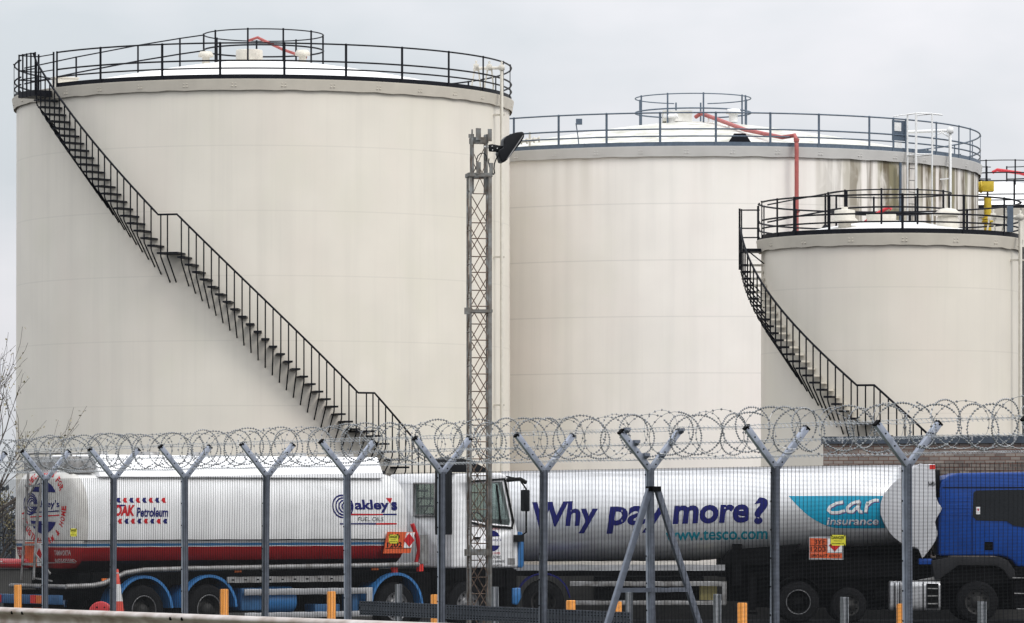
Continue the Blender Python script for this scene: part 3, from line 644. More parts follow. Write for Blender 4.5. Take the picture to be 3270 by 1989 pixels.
# --- bare tree at the left edge
def tree(px, Y, seed, hgt, label, lean=0, leaves=1.0):
    random.seed(seed); p = at(px, HZ, Y); t = thing('tree', label, 'tree', (p.x, Y, 0), 0, 'thin bare trees at the left edge')
    tr = MB(); br = MB(); lf = MB()
    def grow(mb, p, d, l, r, dep):
        pts = [p]; n = 5
        for i in range(n):
            d = (d + Vector((random.gauss(0,.11), random.gauss(0,.11), random.gauss(0,.07)+.03))).normalized(); pts.append(pts[-1] + d*l/n)
        for i in range(n): mb.tube([pts[i], pts[i+1]], max(.005, r*(1-.1*i)), 5 if r < .05 else 7, caps=False)
        if dep == 0:
            for i in range(int(3*leaves)+1):
                if random.random() < .8*leaves:
                    c = random.choice(pts[1:]) + Vector((random.gauss(0,.04), random.gauss(0,.04), random.gauss(0,.04))); s = random.uniform(.03, .06)
                    a = Vector((random.gauss(0,1),random.gauss(0,1),random.gauss(0,1))).normalized()*s; b = Vector((random.gauss(0,1),random.gauss(0,1),random.gauss(0,1))).normalized()*s
                    lf.add([c, c+a, c+a*1.3+b*.6, c+b], [(0,1,2,3)])
            return
        k = 3 if dep > 2 else 4
        for i in range(k):
            q = pts[2 + i % 4]; dd = (d + Vector((random.gauss(0,.42), random.gauss(0,.42), random.gauss(.25,.3)))).normalized()
            grow(br, q, dd, l*random.uniform(.55,.8), r*random.uniform(.4,.55), dep-1)
    for k in range(3):
        grow(tr, Vector((random.gauss(0,.2), random.gauss(0,.2), 0)), Vector((lean+random.gauss(0,.15), random.gauss(0,.15), 1)).normalized(), hgt*.55, .10, 4)
    tr.build('trunk', M['bark'], t); br.build('crown', M['bark'], t); lf.build('leaves', M['leaf'], t, fixn=False)
tree(-128, 126, 3, 6.6, 'thin bare tree with a few dry leaves reaching in front of the tall tank edge', .08)
tree(-75, 136, 8, 3.4, 'shorter twiggy tree with dry leaves behind the taller one at the left edge', -.02, 1.6)

# ------------------------------------------------------------------ lorries
def add_wheel(parent, x, y, r=.5, side=-1, deep=False, wd=.30, rimm='rim', dark=False):
    """wheel with its outer face at y (side -1 faces the camera)"""
    s = side; q = MB()
    q.lathe([(r*.60, 0), (r*.93, 0+s*.012), (r*.985, -s*.05), (r, -s*.09), (r, -s*(wd-.05)), (r*.93, -s*wd), (r*.5, -s*wd)], 40, 'y', (0,0,0))
    for rr in (.66, .86): q.lathe([(r*rr-.006, s*.008), (r*rr, s*.016), (r*rr+.006, s*.01)], 40, 'y')
    for k in range(48):     # tread blocks
        a = 2*pi*k/48; q.box((-.02, -s*.1 if s > 0 else .1, r-.004), (.02, -s*.26 if s > 0 else .26, r+.008), Matrix.Rotation(a, 4, 'Y'))
    o = q.build('wheel', M['tyre'], parent); o.location = (x, y, r)
    q = MB(); d = .14 if deep else .02
    q.lathe([(r*.60, s*.012), (r*.57, s*.012), (r*.54, -s*.02), (r*.50, -s*d), (r*.34, -s*(d+.02)), (r*.26, -s*(d-.03)), (r*.24, s*(.03 if not deep else -.02)), (0, s*(.045 if not deep else 0))], 32, 'y')
    for k in range(10):
        a = 2*pi*k/10; q.lathe([(0, s*.03-s*d), (.016, s*.03-s*d), (.016, -s*.03-s*d)], 6, 'y', (r*.40*cos(a), 0, r*.40*sin(a)))
    q.cur = 1
    for k in range(8):
        a = 2*pi*(k+.5)/8; q.lathe([(0, -s*d+s*.008), (.026, -s*d+s*.004)], 10, 'y', (r*.455*cos(a), 0, r*.455*sin(a)))
    q.build('rim', [M[rimm], M['dark']], o)
    if dark: q = MB(); q.lathe([(r*.60, s*.014), (r*.585, s*.02), (r*.56, s*.014), (r*.555, -s*.01)], 32, 'y'); q.build('rim_edge', M['rim'], o)
    return o
def mudguard(parent, x, y0, y1, r, a0, a1, m, zc=.5, th=.03):
    q = MB(); n = 20; vs = []
    for i in range(n+1):
        a = a0+(a1-a0)*i/n
        for rr, yy in ((r,y0),(r+th,y0),(r+th,y1),(r,y1)): vs.append((x+rr*cos(a), yy, zc+rr*sin(a)))
    q.add(vs, [(i*4+k,(i+1)*4+k,(i+1)*4+(k+1)%4,i*4+(k+1)%4) for i in range(n) for k in range(4)] + [(0,1,2,3),(n*4+3,n*4+2,n*4+1,n*4)])
    n2 = len(q.v); 
    return q.build('mudguard', m, parent)
def loft(secs, n=56, ex=2.5):
    """secs: (x, half width, z bottom, z top, exponent) -> closed tank body"""
    q = MB(); vs = []
    for (x, hw, zb, zt, e) in secs:
        zc, hh = (zb+zt)/2, (zt-zb)/2
        for k in range(n):
            a = 2*pi*k/n; c, s_ = cos(a), sin(a)
            vs.append((x, hw*math.copysign(abs(c)**(2/e), c), zc+hh*math.copysign(abs(s_)**(2/e), s_)))
    q.add(vs, [(i*n+k, i*n+(k+1)%n, (i+1)*n+(k+1)%n, (i+1)*n+k) for i in range(len(secs)-1) for k in range(n)], True)
    q.add(vs[:n], [tuple(range(n))[::-1]], True); q.add(vs[-n:], [tuple(range(n))], True)
    return q

# ---- rigid tanker at the left
PHI = R_(40); c_, s_ = cos(PHI), sin(PHI)
cor = Vector(((270-CX)/F*96.7, 96.7)); OX = cor.x - 1.25*s_; OY = cor.y + 1.25*c_
def sx(px):     # distance along the lorry's near side for a photo column
    k = (px-CX)/F; return (k*cor.y - cor.x)/(c_ - k*s_)
def sz(px, py): return EYE + (HZ-py)*(cor.y + sx(px)*s_)/F
ok = thing('fuel_tanker', 'white and red rigid fuel tanker with blue mudguards, its rear end towards us', 'tanker lorry', (OX, OY, 0), PHI, 'fuel tankers parked behind the fence')
hw = 1.25; zb, zt = 1.34, 3.62; E = 2.75; TL = sx(1330)
rear_shade = mat('shaded_grimy_rear_enamel', (.62, .61, .585), .5, var=.25, scale=2.5, dirt=(.44, .42, .39), detail=8)  # shade on the rear end painted in as greyer enamel, with some dirt
M['oak_rear'] = zbands(rear_shade, [(0, (.02, .012, .012)), (1.45, (.50, .012, .016)), (1.895, (.9, .9, .9)), (1.925, (.05, .20, .42)), (1.985, (.9, .9, .9)), (2.045, (.06, .06, .06)), (2.065, (1, 1, 1))])  # lowest band again paints in the underside shade
secs = [(-.26, .35, 2.3, 2.7, 2), (-.25, .85, 1.75, 3.2, 2.8), (-.21, 1.08, 1.50, 3.46, 3.2), (-.13, 1.19, 1.39, 3.57, 3.4), (-.03, 1.238, 1.35, 3.61, 3.3), (.10, hw, zb, zt, E), (.4, hw, zb, zt, E),
        (4, hw, zb, zt, E), (TL-.6, hw, zb, zt, E), (TL-.25, 1.2, 1.40, 3.52, 3), (TL-.08, 1.02, 1.56, 3.32, 2.8), (TL, .6, 2.0, 2.9, 2.4)]
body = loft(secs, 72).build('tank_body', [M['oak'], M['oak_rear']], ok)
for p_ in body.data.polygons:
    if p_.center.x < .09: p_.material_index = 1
bv = bvh_of(body)
# coaming box along the top
q = MB(); x0, x1 = .55, TL-.75
q.prism([(-1.05, 3.42), (1.05, 3.42), (.80, 3.90), (-.80, 3.90)], x0, x1, 'x')
cb_ = q.build('top_coaming', M['cabwhite'], ok, bevel=.03)
q = MB()
for i in range(6):
    q.lathe([(0,.09),(.22,.08),(.24,.02),(.24,0)], 20, 'z', (1.2+i*1.35, 0, 3.90))
q.build('manhole_lids', M['alud'], ok)
q = MB(); q.box((-.12, -.9, 3.5), (.5, .9, 3.86)); q.build('vapour_box', M['alud'], ok, bevel=.03)
q = MB()
for y in (-.85, -.1, .7): q.tube([(-.1, y, 3.6), (-.1, y, 3.92), (.45, y, 3.94), (.5, y, 3.6)], .025, 6)
q.tube([(-.1, -.85, 3.93), (-.1, .85, 3.93)], .025, 6); q.build('hand_rail', M['alud'], ok)
# belly beading
q = MB(); q.box((.0, -1.262, 2.044), (TL-.25, -1.24, 2.066)); q.build('bead', M['blackvinyl'], ok)
# chassis
q = MB(); q.box((-.1, -.45, .78), (TL+2.3, -.33, 1.08)); q.box((-.1, .33, .78), (TL+2.3, .45, 1.08)); q.box((.1, -.9, 1.08), (TL-.2, .9, 1.36))
for x in (.2, 2.2, 4.4, 6.2, 8.4): q.box((x, -.33, .8), (x+.12, .33, 1.05))
for x in (sx(460), sx(668), sx(1266), sx(1494)): q.tube([(x, -1.0, .5), (x, 1.0, .5)], .09, 8)
q.box((.3, -1.12, 1.1), (TL-.3, -1.02, 1.38)); q.box((5.0, .5, .5), (7, 1.2, 1.1)); q.box((4.0, -.6, .45), (7.1, .6, .8)); q.box((TL+.02, -1.0, .55), (TL+.6, 1.0, 1.3))
q.build('chassis', M['dark'], ok)
for px in (460, 668, 1266, 1494):
    x = sx(px); deep = px < 700
    add_wheel(ok, x, -1.24, .545, -1, deep, .56 if deep else .30, 'rimdark' if deep else 'rim', deep)
    add_wheel(ok, x, 1.24, .545, 1, deep, .56 if deep else .30)
for px in (460, 668, 1266):
    for y0, y1 in ((-1.27, -.66), (.66, 1.27)): mudguard(ok, sx(px), y0, y1, .70, R_(4), R_(176), M['blue'], .545, .06)
# long grey hose tray along the side
q = MB(); pts = [(-.45, -1.2, 1.08), (0.2, -1.27, 1.10), (.45, -1.3, 1.14), (1.0, -1.32, 1.36), (1.5, -1.32, 1.42), (2.6, -1.32, 1.44), (TL, -1.32, 1.48)]
q.tube(pts, .055, 8); q.build('hose_tray', M['alud'], ok)
q = MB(); q.tube([(-.4, -1.15, 1.08), (-.45, .9, 1.08)], .05, 8); q.build('rear_tube', M['alud'], ok)
# slotted side rail and side guard
q = MB(); q.box((sx(722), -1.30, 1.12), (sx(1095), -1.26, 1.25)); sr = q.build('side_rail', M['alud'], ok)
q = MB()
for k in range(9): q.box((sx(735)+k*.34, -1.306, 1.17), (sx(735)+k*.34+.07, -1.301, 1.20))
q.build('slots', M['dark'], sr)
q = MB(); q.box((sx(775), -1.33, .84), (sx(1182), -1.29, .98)); q.box((sx(775), -1.33, .33), (sx(1182), -1.29, .46)); q.box((sx(1165), -1.332, .33), (sx(1183), -1.288, .98)); q.build('side_guard', M['alu'], ok, bevel=.01)
q = MB(); x0, x1 = sx(852), sx(955)
q.lathe([(0,0),(.26,.0),(.31,.05),(.32,.09),(.31,.12),(.32,.15),(.32,x1-x0-.1),(.30,x1-x0-.03),(0,x1-x0)], 24, 'x', (x0, -.92, .72)); q.build('air_tank', M['blue'], ok)
q = MB(); x0, x1 = sx(775), sx(842); q.box((x0, -1.2, .5), (x1, -.7, 1.0)); q.build('equipment_locker', M['blued'], ok, bevel=.03)
q = MB(); q.box((sx(1010), -1.2, .4), (sx(1090), -.8, .62)); q.box((sx(1130), -1.2, .45), (sx(1150), -.8, .9)); q.build('battery_box', M['blued'], ok, bevel=.02)
for px, py in ((758, 1822), (1195, 1815), (335, 1852)):
    q = MB(); x = sx(px); z = sz(px, py); q.box((x-.09, -1.29, z-.035), (x+.09, -1.25, z+.035)); q.build('side_marker_light', M['tailorange'], ok)
# rear: bumper, marker boards, ladder, hazard plate, red tube
q = MB(); q.box((-.62, -1.2, .70), (-.52, 1.2, .90)); bm_ = q.build('rear_bumper', M['blued'], ok, bevel=.01)
q = MB(); q.box((-.55, -.5, .75), (-.1, -.4, 1.0)); q.box((-.55, .4, .75), (-.1, .5, 1.0)); q.box((-.5, -1.1, .35), (-.42, 1.1, .70)); q.build('bumper_bracket', M['dark'], ok)
for y0 in (-.78, 1.00):
    for k, mm in ((0, 'tailred'), (1, 'tailorange'), (2, 'tailred')):
        q = MB(); q.box((-.64, y0+k*.22, .72), (-.621, y0+k*.22+.2, .89)); q.build('marker_board', M[mm], bm_)
q = MB(); q.box((-.52, -.62, .40), (-.48, -.30, .62)); q.build('rear_lamp', M['tailred'], ok)
q = MB(); q.box((-.52, -.28, .40), (-.48, -.08, .62)); q.build('rear_lamp', M['tailorange'], ok)
q = MB(); L1, L2 = .22, -.24
for y, yt in ((L1, .20), (L2, -.36)):
    q.tube([(-.62, y, 1.22), (-.52, y, 2.6), (-.44, yt, 3.75)], .03, 6)
for i in range(6):
    z = 1.55+i*.42; q.bar((-.60+.02*i, L1, z), (-.60+.02*i, L2-.012*i, z), .05, .05)
q.bar((-.5, L1, 2.9), (-.46, L2, 3.45), .03, .03); q.bar((-.6, L2, 1.8), (-.6, -.85, 1.35), .03, .03); q.bar((-.62, L2, 1.26), (-.6, -.9, 1.2), .03, .03)
q.build('rear_ladder', M['alud'], ok)
q = MB(); q.lathe([(0,0),(.06,.01),(.095,.05),(.105,.12),(.105,2.4),(0,2.42)], 20, 'y', (-.47, .14, 1.56)); q.build('hose_tube', M['brightred'], ok)
q = MB(); q.box((-.47, -.35, 1.50), (-.44, .30, 2.02)); hz = q.build('hazard_plate', M['orange'], ok)
q = MB(); decal(poly_bm([(0,0),(.2,0),(.2,.5),(0,.5)]), (-.47, -.15, 1.51), (0,-1,0), (0,0,1), (1,0,0), None, q, .006); q.build('plate_panel', M['whitevinyl'], hz)
q = MB(); decal(poly_bm([(.0,.25),(.1,.1),(.2,.25),(.1,.4)]), (-.48, -.15, 1.51), (0,-1,0), (0,0,1), (1,0,0), None, q, .006); q.build('diamond', M['red'], hz)
# side hazard plate
xa, xb = sx(1222), sx(1325)
q = MB(); q.prism([(xa-.02, 1.74), (xb-.18, 1.74), (xb-.04, 2.22), (xa+.10, 2.22)], -1.31, -1.285); hp = q.build('hazard_plate', M['orange'], ok)
q = MB(); q.prism([(xa+.55, 1.86), (xb-.16, 1.86), (xb-.055, 2.205), (xa+.63, 2.205)], -1.318, -1.311); q.build('plate_panel', M['whitevinyl'], hp)
xm = (xa+.59+xb-.11)/2
q = MB(); q.prism([(xm, 1.88), (xm+.155, 2.03), (xm, 2.19), (xm-.155, 2.03)], -1.325, -1.319); q.build('diamond', M['red'], hp)
q = MB(); decal(text_bm('30', .3, .12, .02), (xa+.14, -1.311, 2.05), (1,0,0), (0,0,1), (0,1,0), None, q); decal(text_bm('1202', .42, .12, .02), (xa+.08, -1.311, 1.87), (1,0,0), (0,0,1), (0,1,0), None, q)
decal(poly_bm([(0,0),(.74,0),(.74,.012),(0,.012)]), (xa+.03, -1.311, 1.845), (1,0,0), (0,0,1), (0,1,0), None, q)
q.build('plate_lettering', M['blackvinyl'], hp)
q = MB(); q.tube([(xb+.0, -1.15, 2.4), (xb+.12, -1.18, 2.1), (xb+.2, -1.15, 1.8), (xb+.15, -1.1, 1.5)], .05, 8); q.build('red_hose', M['brightred'], ok)
q = MB(); q.box((xb+.18, -1.22, 1.5), (xb+.42, -1.2, 2.15)); q.build('side_panel', M['alud'], ok)
for px, py in ((1268, 1820), (1350, 1810)):
    q = MB(); x = sx(px); z = sz(px, py); q.box((x-.06, -1.2, z-.1), (x+.06, -1.1, z+.1)); q.build('side_marker_light', M['tailred'], ok)

# lettering: draped over the tank side
def side_decal(txt, px0, px1, py0, py1, m, bold=0, shear=0, name='lettering', space=1):
    x0, x1 = sx(px0), sx(px1); z0, z1 = sz(px0, py1), sz(px0, py0); q = MB()
    b = text_bm(txt, x1-x0, z1-z0, bold, shear, space) if isinstance(txt, str) else poly_bm([((u)*(x1-x0), v*(z1-z0)) for u, v in txt])
    decal(b, (x0, -2, z0), (1,0,0), (0,0,1), (0,1,0), bv, q); return q
def multi(qs):
    r = MB()
    for q in qs: r.add(q.v, q.f)
    return r
side_decal('Petroleum', 436, 537, 1620, 1651, 0, .03, .15).build('lettering', M['navy'], body)
side_decal('OAK', 365, 432, 1612, 1648, 0, .05, .25).build('lettering', M['red'], body)
q = side_decal([(0,.55),(1,.75),(1,1),(0,1)], 366, 400, 1611, 1628, 0); q.build('letter_shade', M['navy'], body)
chev = [(.0,.5),(.35,1),(1,1),(.82,.5),(1,0),(.35,0)]
for row, (pa_, pb_) in enumerate(((1589,1605),(1656,1672))):
    for k in range(9 if row == 0 else 9):
        x0 = 353 + k*20.6 + (0 if row == 0 else 2)
        side_decal(chev, x0, x0+14.5, pa_, pb_, 0).build('chevron', M['red'] if (k+row) % 2 == 0 else M['navy'], body)
side_decal('akley', 1134, 1244, 1595, 1637, 0, .035).build('lettering', M['navy'], body)
side_decal("s", 1250, 1270, 1602, 1630, 0, .05).build('lettering', M['navy'], body)
side_decal([(0,1),(1,1),(.6,0)], 1236, 1256, 1590, 1609, 0).build('triangle', M['red'], body)
side_decal('FUEL OILS', 1143, 1224, 1651, 1664, 0, 0, .1).build('lettering', M['blackvinyl'], body)
for (p0, p1, y0, y1, mm) in ((1120,1222,1640,1645,'red'),(1222,1267,1640,1645,'navy'),(1085,1200,1670,1675,'navy'),(1200,1267,1670,1675,'red')):
    side_decal([(0,0),(1,0),(1,1),(0,1)], p0, p1, y0, y1, 0).build('stripe', M[mm], body)
def swirl(cx, cz, rx, rz, org, u, v, ray, th=.035, rings=4, sweep=(0, 360), mm='navy', bvh=None):
    q = MB()
    for k in range(rings):
        f = 1 - k*.21; n = 36
        bm = bmesh.new(); prev = None
        for i in range(n+1):
            a = R_(sweep[0] + (sweep[1]-sweep[0])*i/n); o_ = -rx*(k*.10)
            p1 = bm.verts.new((cx+o_*-1*.8+rx*f*cos(a), cz+rz*f*sin(a), 0)); p2 = bm.verts.new((cx+o_*-1*.8+(rx*f-th)*cos(a), cz+(rz*f-th)*sin(a), 0))
            if prev: bm.faces.new((prev[0], p1, p2, prev[1]))
            prev = (p1, p2)
        decal(bm, org, u, v, ray, bvh, q, step=5)
    return q
xo, zo = sx(1096), sz(1096, 1617)
swirl(xo, zo, .30, .265, (0,-2,0), (1,0,0), (0,0,1), (0,1,0), bvh=bv).build('logo_rings', M['navy'], body)
# rear roundel
uy = (0,-1,0); ray = (1,0,0)
def rear(bm, mm, name='lettering'):
    q = MB(); decal(bm, (-2, 0, 0), uy, (0,0,1), ray, bv, q); q.build(name, M[mm], body)
rc = (.08, 2.78); rr_ = .62
def arc_text(txt, a0, a1, r, h, flip=False):
    n = len(txt)
    for i, ch in enumerate(txt):
        if ch == ' ': continue
        a = R_(a0 + (a1-a0)*(i+.5)/n); b = text_bm(ch, h*.62 if ch not in 'I/' else h*.25, h, .03)
        for v in b.verts:
            x, y = v.co.x - h*.31, v.co.y - h/2
            rad = r + (y if not flip else -y); aa = a + (-x/r if not flip else x/r)
            v.co = Vector((rc[0] + rad*cos(aa), rc[1] + rad*sin(aa), 0))
        rear(b, 'red')
arc_text('FUELS OILS FOR', 150, 28, .76, .15)
arc_text('INDUSTRY/FARM & HOME', 188, 362, .76, .15, True)
cap = [(rc[0]+.56*cos(R_(a)), rc[1]+.54*sin(R_(a))) for a in range(35, 147, 6)]
rear(poly_bm(cap), 'navy', 'roundel_cap')
cap = [(rc[0]+.56*cos(R_(a)), rc[1]-.04+.54*sin(R_(a))) for a in range(208, 334, 6)]
rear(poly_bm(cap), 'navy', 'roundel_cap')
rear(shift(text_bm("akley's", .84, .19, .02), rc[0]-.24, rc[1]-.05), 'navy')
for dz in (-.13, -.22): rear(poly_bm([(rc[0]-.5, rc[1]+dz-.012), (rc[0]+.6, rc[1]+dz+.03), (rc[0]+.6, rc[1]+dz+.055), (rc[0]-.5, rc[1]+dz+.012)]), 'red' if dz < -.2 else 'navy', 'stripe')
swirl(rc[0]-.5, rc[1]+.06, .27, .24, (-2,0,0), uy, (0,0,1), ray, .03, bvh=bv).build('logo_rings', M['navy'], body)
rear(shift(text_bm('TELFORD', .42, .11, .02), -1.02, 1.74), 'palegrey'); rear(shift(text_bm('01952-684600', .50, .09, .02), -1.05, 1.58), 'palegrey')
rear(shift(text_bm('TAMWORTH', .52, .11, .02), .48, 1.74), 'palegrey'); rear(shift(text_bm('01827-875500', .56, .09, .02), .48, 1.58), 'palegrey')

# cab
cx0, cx1 = sx(1447), sx(1652); q = MB()
prof = [(cx0, 1.38), (cx0, 3.35), (cx0+.12, 3.54), (cx1-.45, 3.57), (cx1-.22, 3.48), (cx1-.02, 2.45), (cx1+.06, 2.2), (cx1+.08, 1.38)]
q.prism(prof, -1.23, 1.23); cab = q.build('cab', M['cabwhite'], ok, bevel=.07)
def cut(obj, cutters):
    for c in cutters:
        m = obj.modifiers.new('b', 'BOOLEAN'); m.operation = 'DIFFERENCE'; m.object = c; m.solver = 'EXACT'
        dg = bpy.context.evaluated_depsgraph_get(); me = bpy.data.meshes.new_from_object(obj.evaluated_get(dg))
        obj.modifiers.clear(); obj.data = me
    for c in cutters: bpy.data.objects.remove(c)
win = [(cx0+.55, 2.48), (cx0+.55, 3.30), (cx1-.44, 3.36), (cx1-.20, 2.46), (cx1-.22, 2.36), (cx0+.95, 2.42)]
q = MB(); q.prism([(cx0+.06, 1.5), (cx0+.06, 3.40), (cx1-.48, 3.48), (cx1-.12, 2.45), (cx1-.04, 1.5)], -1.17, 1.17); c1_ = q.build('c', M['cabwhite'], ok)
q = MB(); q.prism(win, -1.5, 1.5); c2_ = q.build('c', M['cabwhite'], ok)
q = MB(); q.box((cx0-.2, -.60, 2.60), (cx0+.2, .12, 3.30)); c3_ = q.build('c', M['cabwhite'], ok)
q = MB(); q.prism([(cx1-.8, 3.32), (cx1-.8, 2.5), (cx1+.5, 2.5), (cx1+.5, 3.32)], -1.06, 1.06); c4_ = q.build('c', M['cabwhite'], ok)
cut(cab, [c1_, c2_, c3_, c4_])
gm = bpy.data.materials.new('clear_cab_glass'); gm.use_nodes = True; t_ = gm.node_tree; t_.nodes.remove(t_.nodes['Principled BSDF'])
a_ = t_.nodes.new('ShaderNodeBsdfTransparent'); a_.inputs[0].default_value = (.72, .78, .76, 1); b_ = t_.nodes.new('ShaderNodeBsdfGlossy'); b_.inputs['Roughness'].default_value = .03
x_ = t_.nodes.new('ShaderNodeMixShader'); x_.inputs[0].default_value = .10; t_.links.new(a_.outputs[0], x_.inputs[1]); t_.links.new(b_.outputs[0], x_.inputs[2]); t_.links.new(x_.outputs[0], t_.nodes['Material Output'].inputs[0])
M['clear'] = gm
for y0 in (-.85, .35):
    q = MB(); q.box((cx0+.25, y0, 1.5), (cx0+.75, y0+.5, 1.9)); q.box((cx0+.2, y0+.03, 1.9), (cx0+.36, y0+.47, 2.62)); q.box((cx0+.22, y0+.14, 2.62), (cx0+.32, y0+.36, 2.80)); q.build('seat', M['lampblack'], cab)
q = MB(); q.box((cx1-.62, -1.1, 1.6), (cx1-.16, 1.1, 2.36)); q.build('dashboard', M['lampblack'], cab)
q = MB(); q.tube([(cx1-.62+.10*cos(a_*pi/8), -.6+.22*sin(a_*pi/8), 2.50-.16*cos(a_*pi/8)) for a_ in range(16)], .018, 6, closed=True); q.build('steering_wheel', M['lampblack'], cab)
q = MB(); q.box((cx0+.02, -1.15, .95), (cx1, 1.15, 1.36)); q.box((cx0+.1, -1.2, 1.1), (cx0+.5, -1.0, 1.75)); q.build('cab_floor', M['dark'], ok)
q = MB(); q.prism([(cx0+.55, 2.50), (cx0+.55, 3.30), (cx1-.42, 3.36), (cx1-.20, 2.46), (cx1-.22, 2.36), (cx0+.95, 2.42)], -1.226, -1.218); wn = q.build('side_window', M['clear'], cab)
q = MB(); fr = [(cx0+.50, 2.44), (cx0+.50, 3.36), (cx1-.38, 3.43), (cx1-.12, 2.44), (cx1-.16, 2.30), (cx0+.9, 2.36)]
q.tube([(x, -1.25, z) for x, z in fr], .03, 6, closed=True); q.tube([(cx1-.62, -1.25, 3.3), (cx1-.50, -1.25, 2.4)], .025, 6); q.build('window_seal', M['blackvinyl'], cab)
q = MB(); q.prism([(cx1-.44, 3.40), (cx1-.02, 2.42), (cx1+.01, 2.44), (cx1-.41, 3.43)], -1.1, 1.1); q.build('windscreen', M['clear'], cab)
q = MB(); q.prism([(cx0+.55, 2.50), (cx0+.55, 3.30), (cx1-.42, 3.36), (cx1-.20, 2.46), (cx1-.22, 2.36), (cx0+.95, 2.42)], 1.218, 1.226); q.build('side_window', M['clear'], cab)
q = MB(); q.box((cx0+.02, -.62, 2.58), (cx0+.026, .14, 3.32)); rw = q.build('rear_window', M['clear'], cab)
q = MB()
q.tube([(cx0-.02, y, z) for y, z in ((-.62,2.58),(.14,2.58),(.14,3.32),(-.62,3.32))], .035, 6, closed=True)
q.build('window_seal', M['alud'], cab)
q = MB(); q.tube([(cx0+.52, -1.236, 1.42), (cx0+.52, -1.236, 2.40)], .008, 4); q.tube([(cx1-.12, -1.236, 1.42), (cx1-.12, -1.236, 2.30)], .008, 4); q.box((cx0+.6, -1.27, 2.05), (cx0+.78, -1.235, 2.1)); q.build('door_line', M['blackvinyl'], cab)
# side and roof wind deflector
q = MB(); q.prism([(cx0-.10, 3.575), (cx0-.10, 3.86), (cx0+.10, 3.93), (cx0+.62, 3.84), (cx0+1.12, 3.64), (cx0+1.15, 3.575)], -1.16, -.72); q.build('roof_deflector', M['lampblack'], ok, bevel=.008)
for y0 in (-1.235, 1.20):
    q = MB(); q.box((cx0-.50, y0, 2.15), (cx0-.01, y0+.035, 3.62)); q.build('side_deflector', M['lampblack'], ok, bevel=.015)
# mirrors
q = MB(); q.box((cx1+.05, -1.52, 2.68), (cx1+.16, -1.30, 3.18)); mr = q.build('mirror', M['lampblack'], ok, bevel=.03)
q = MB(); q.tube([(cx1-.30, -1.2, 3.48), (cx1-.05, -1.38, 3.42), (cx1+.12, -1.42, 3.2), (cx1+.12, -1.42, 2.2), (cx1-.05, -1.25, 2.02)], .022, 6); q.tube([(cx1-.30, -1.2, 3.4), (cx1+.0, -1.36, 3.42), (cx1+.14, -1.40, 3.34)], .05, 6); q.box((cx1-.1, -1.4, 1.98), (cx1+.08, -1.24, 2.14)); q.build('mirror_arm', M['blackvinyl'], ok)
q = MB(); q.box((cx1+.05, 1.30, 2.68), (cx1+.16, 1.52, 3.18)); q.tube([(cx1-.1, 1.2, 3.4), (cx1+.1, 1.4, 3.2), (cx1+.1, 1.4, 2.5)], .022, 6); q.build('mirror', M['lampblack'], ok)
q = MB(); q.prism([(cx1+.05, 1.40), (cx1+.09, 2.22), (cx1+.17, 2.20), (cx1+.22, 1.95), (cx1+.22, 1.45), (cx1+.16, 1.38)], -1.24, -.95); q.prism([(cx1+.09, 1.40), (cx1+.13, 2.2), (cx1+.19, 1.9), (cx1+.19, 1.4)], -.949, 1.24); q.build('corner_panel', M['blue'], ok, bevel=.02)
q = MB(); q.prism([(cx1-.12, .55), (cx1-.12, .92), (cx1+.12, .92), (cx1+.14, .70), (cx1+.02, .52)], -1.25, 1.25); q.build('front_bumper', M['blue'], ok, bevel=.03)
q = MB(); q.box((cx1-.28, -1.2, .4), (cx1+.02, 1.2, 1.35)); q.build('step_panel', M['dark'], ok)
mudguard(ok, sx(1494), -1.2, -.9, .60, R_(15), R_(165), M['dark'])
q = MB()
def cabtxt(txt, x, z, wd, ht, mm, bold=.0):
    q = MB(); decal(text_bm(txt, wd, ht, bold), (x, -1.236, z), (1,0,0), (0,0,1), (0,1,0), None, q); q.build('lettering', M[mm], cab)
ccx = cx0+1.18
for (a0, a1, dz) in ((20, 160, .02), (200, 340, -.05)):
    q = MB(); decal(poly_bm([(ccx+.22*cos(R_(a)), 2.02+dz+.2*sin(R_(a))) for a in range(a0, a1+1, 10)]), (0,-1.236,0), (1,0,0), (0,0,1), (0,1,0), None, q); q.build('roundel_cap', M['navy'], cab)
cabtxt("Oakley's", ccx-.25, 1.99, .5, .08, 'navy'); cabtxt('FUEL OILS FOR', ccx-.22, 2.26, .44, .05, 'red'); cabtxt('FARM & HOME', ccx-.22, 1.70, .44, .05, 'red')
cabtxt('TELFORD', ccx-.16, 1.60, .42, .065, 'blackvinyl'); cabtxt('01952 684600', ccx-.2, 1.51, .56, .055, 'blackvinyl')
cabtxt('TAMWORTH', ccx-.2, 1.46-.05, .48, .06, 'blackvinyl')
q = MB(); q.box((cx1-.28, -1.238, 1.46), (cx1-.06, -1.231, 1.60)); q.build('door_vent', M['alud'], cab)

# ---- articulated silver tanker at the right
YT = 109.0; kT = YT/F
def tX(px): return (px-CX)*kT
def tZ(py): return EYE + (HZ-py)*kT
ar = thing('articulated_tanker', 'long silver articulated tanker with blue tractor cab and big slogan lettering', 'tanker lorry', (tX(1560), YT+1.25, 0), 0, 'fuel tankers parked behind the fence')
def ax(px): return tX(px) - tX(1560)
hw = 1.25
secs = [(-.12, .7, 2.0, 3.0, 2), (-.05, 1.1, 1.65, 3.4, 2.1), (.1, hw, 1.46, 3.60, 2.25), (ax(2230), hw, 1.48, 3.70, 2.25), (ax(2420), hw, 1.60, 3.72, 2.25), (ax(2700), hw-.01, 1.80, 3.755, 2.25), (ax(2880), hw-.02, 1.88, 3.77, 2.25), (ax(2925), 1.1, 2.0, 3.66, 2.2), (ax(2940), .7, 2.3, 3.4, 2.1)]
ab = loft(secs, 72).build('tank_body', M['silver'], ar); bt = bvh_of(ab)
q = MB()
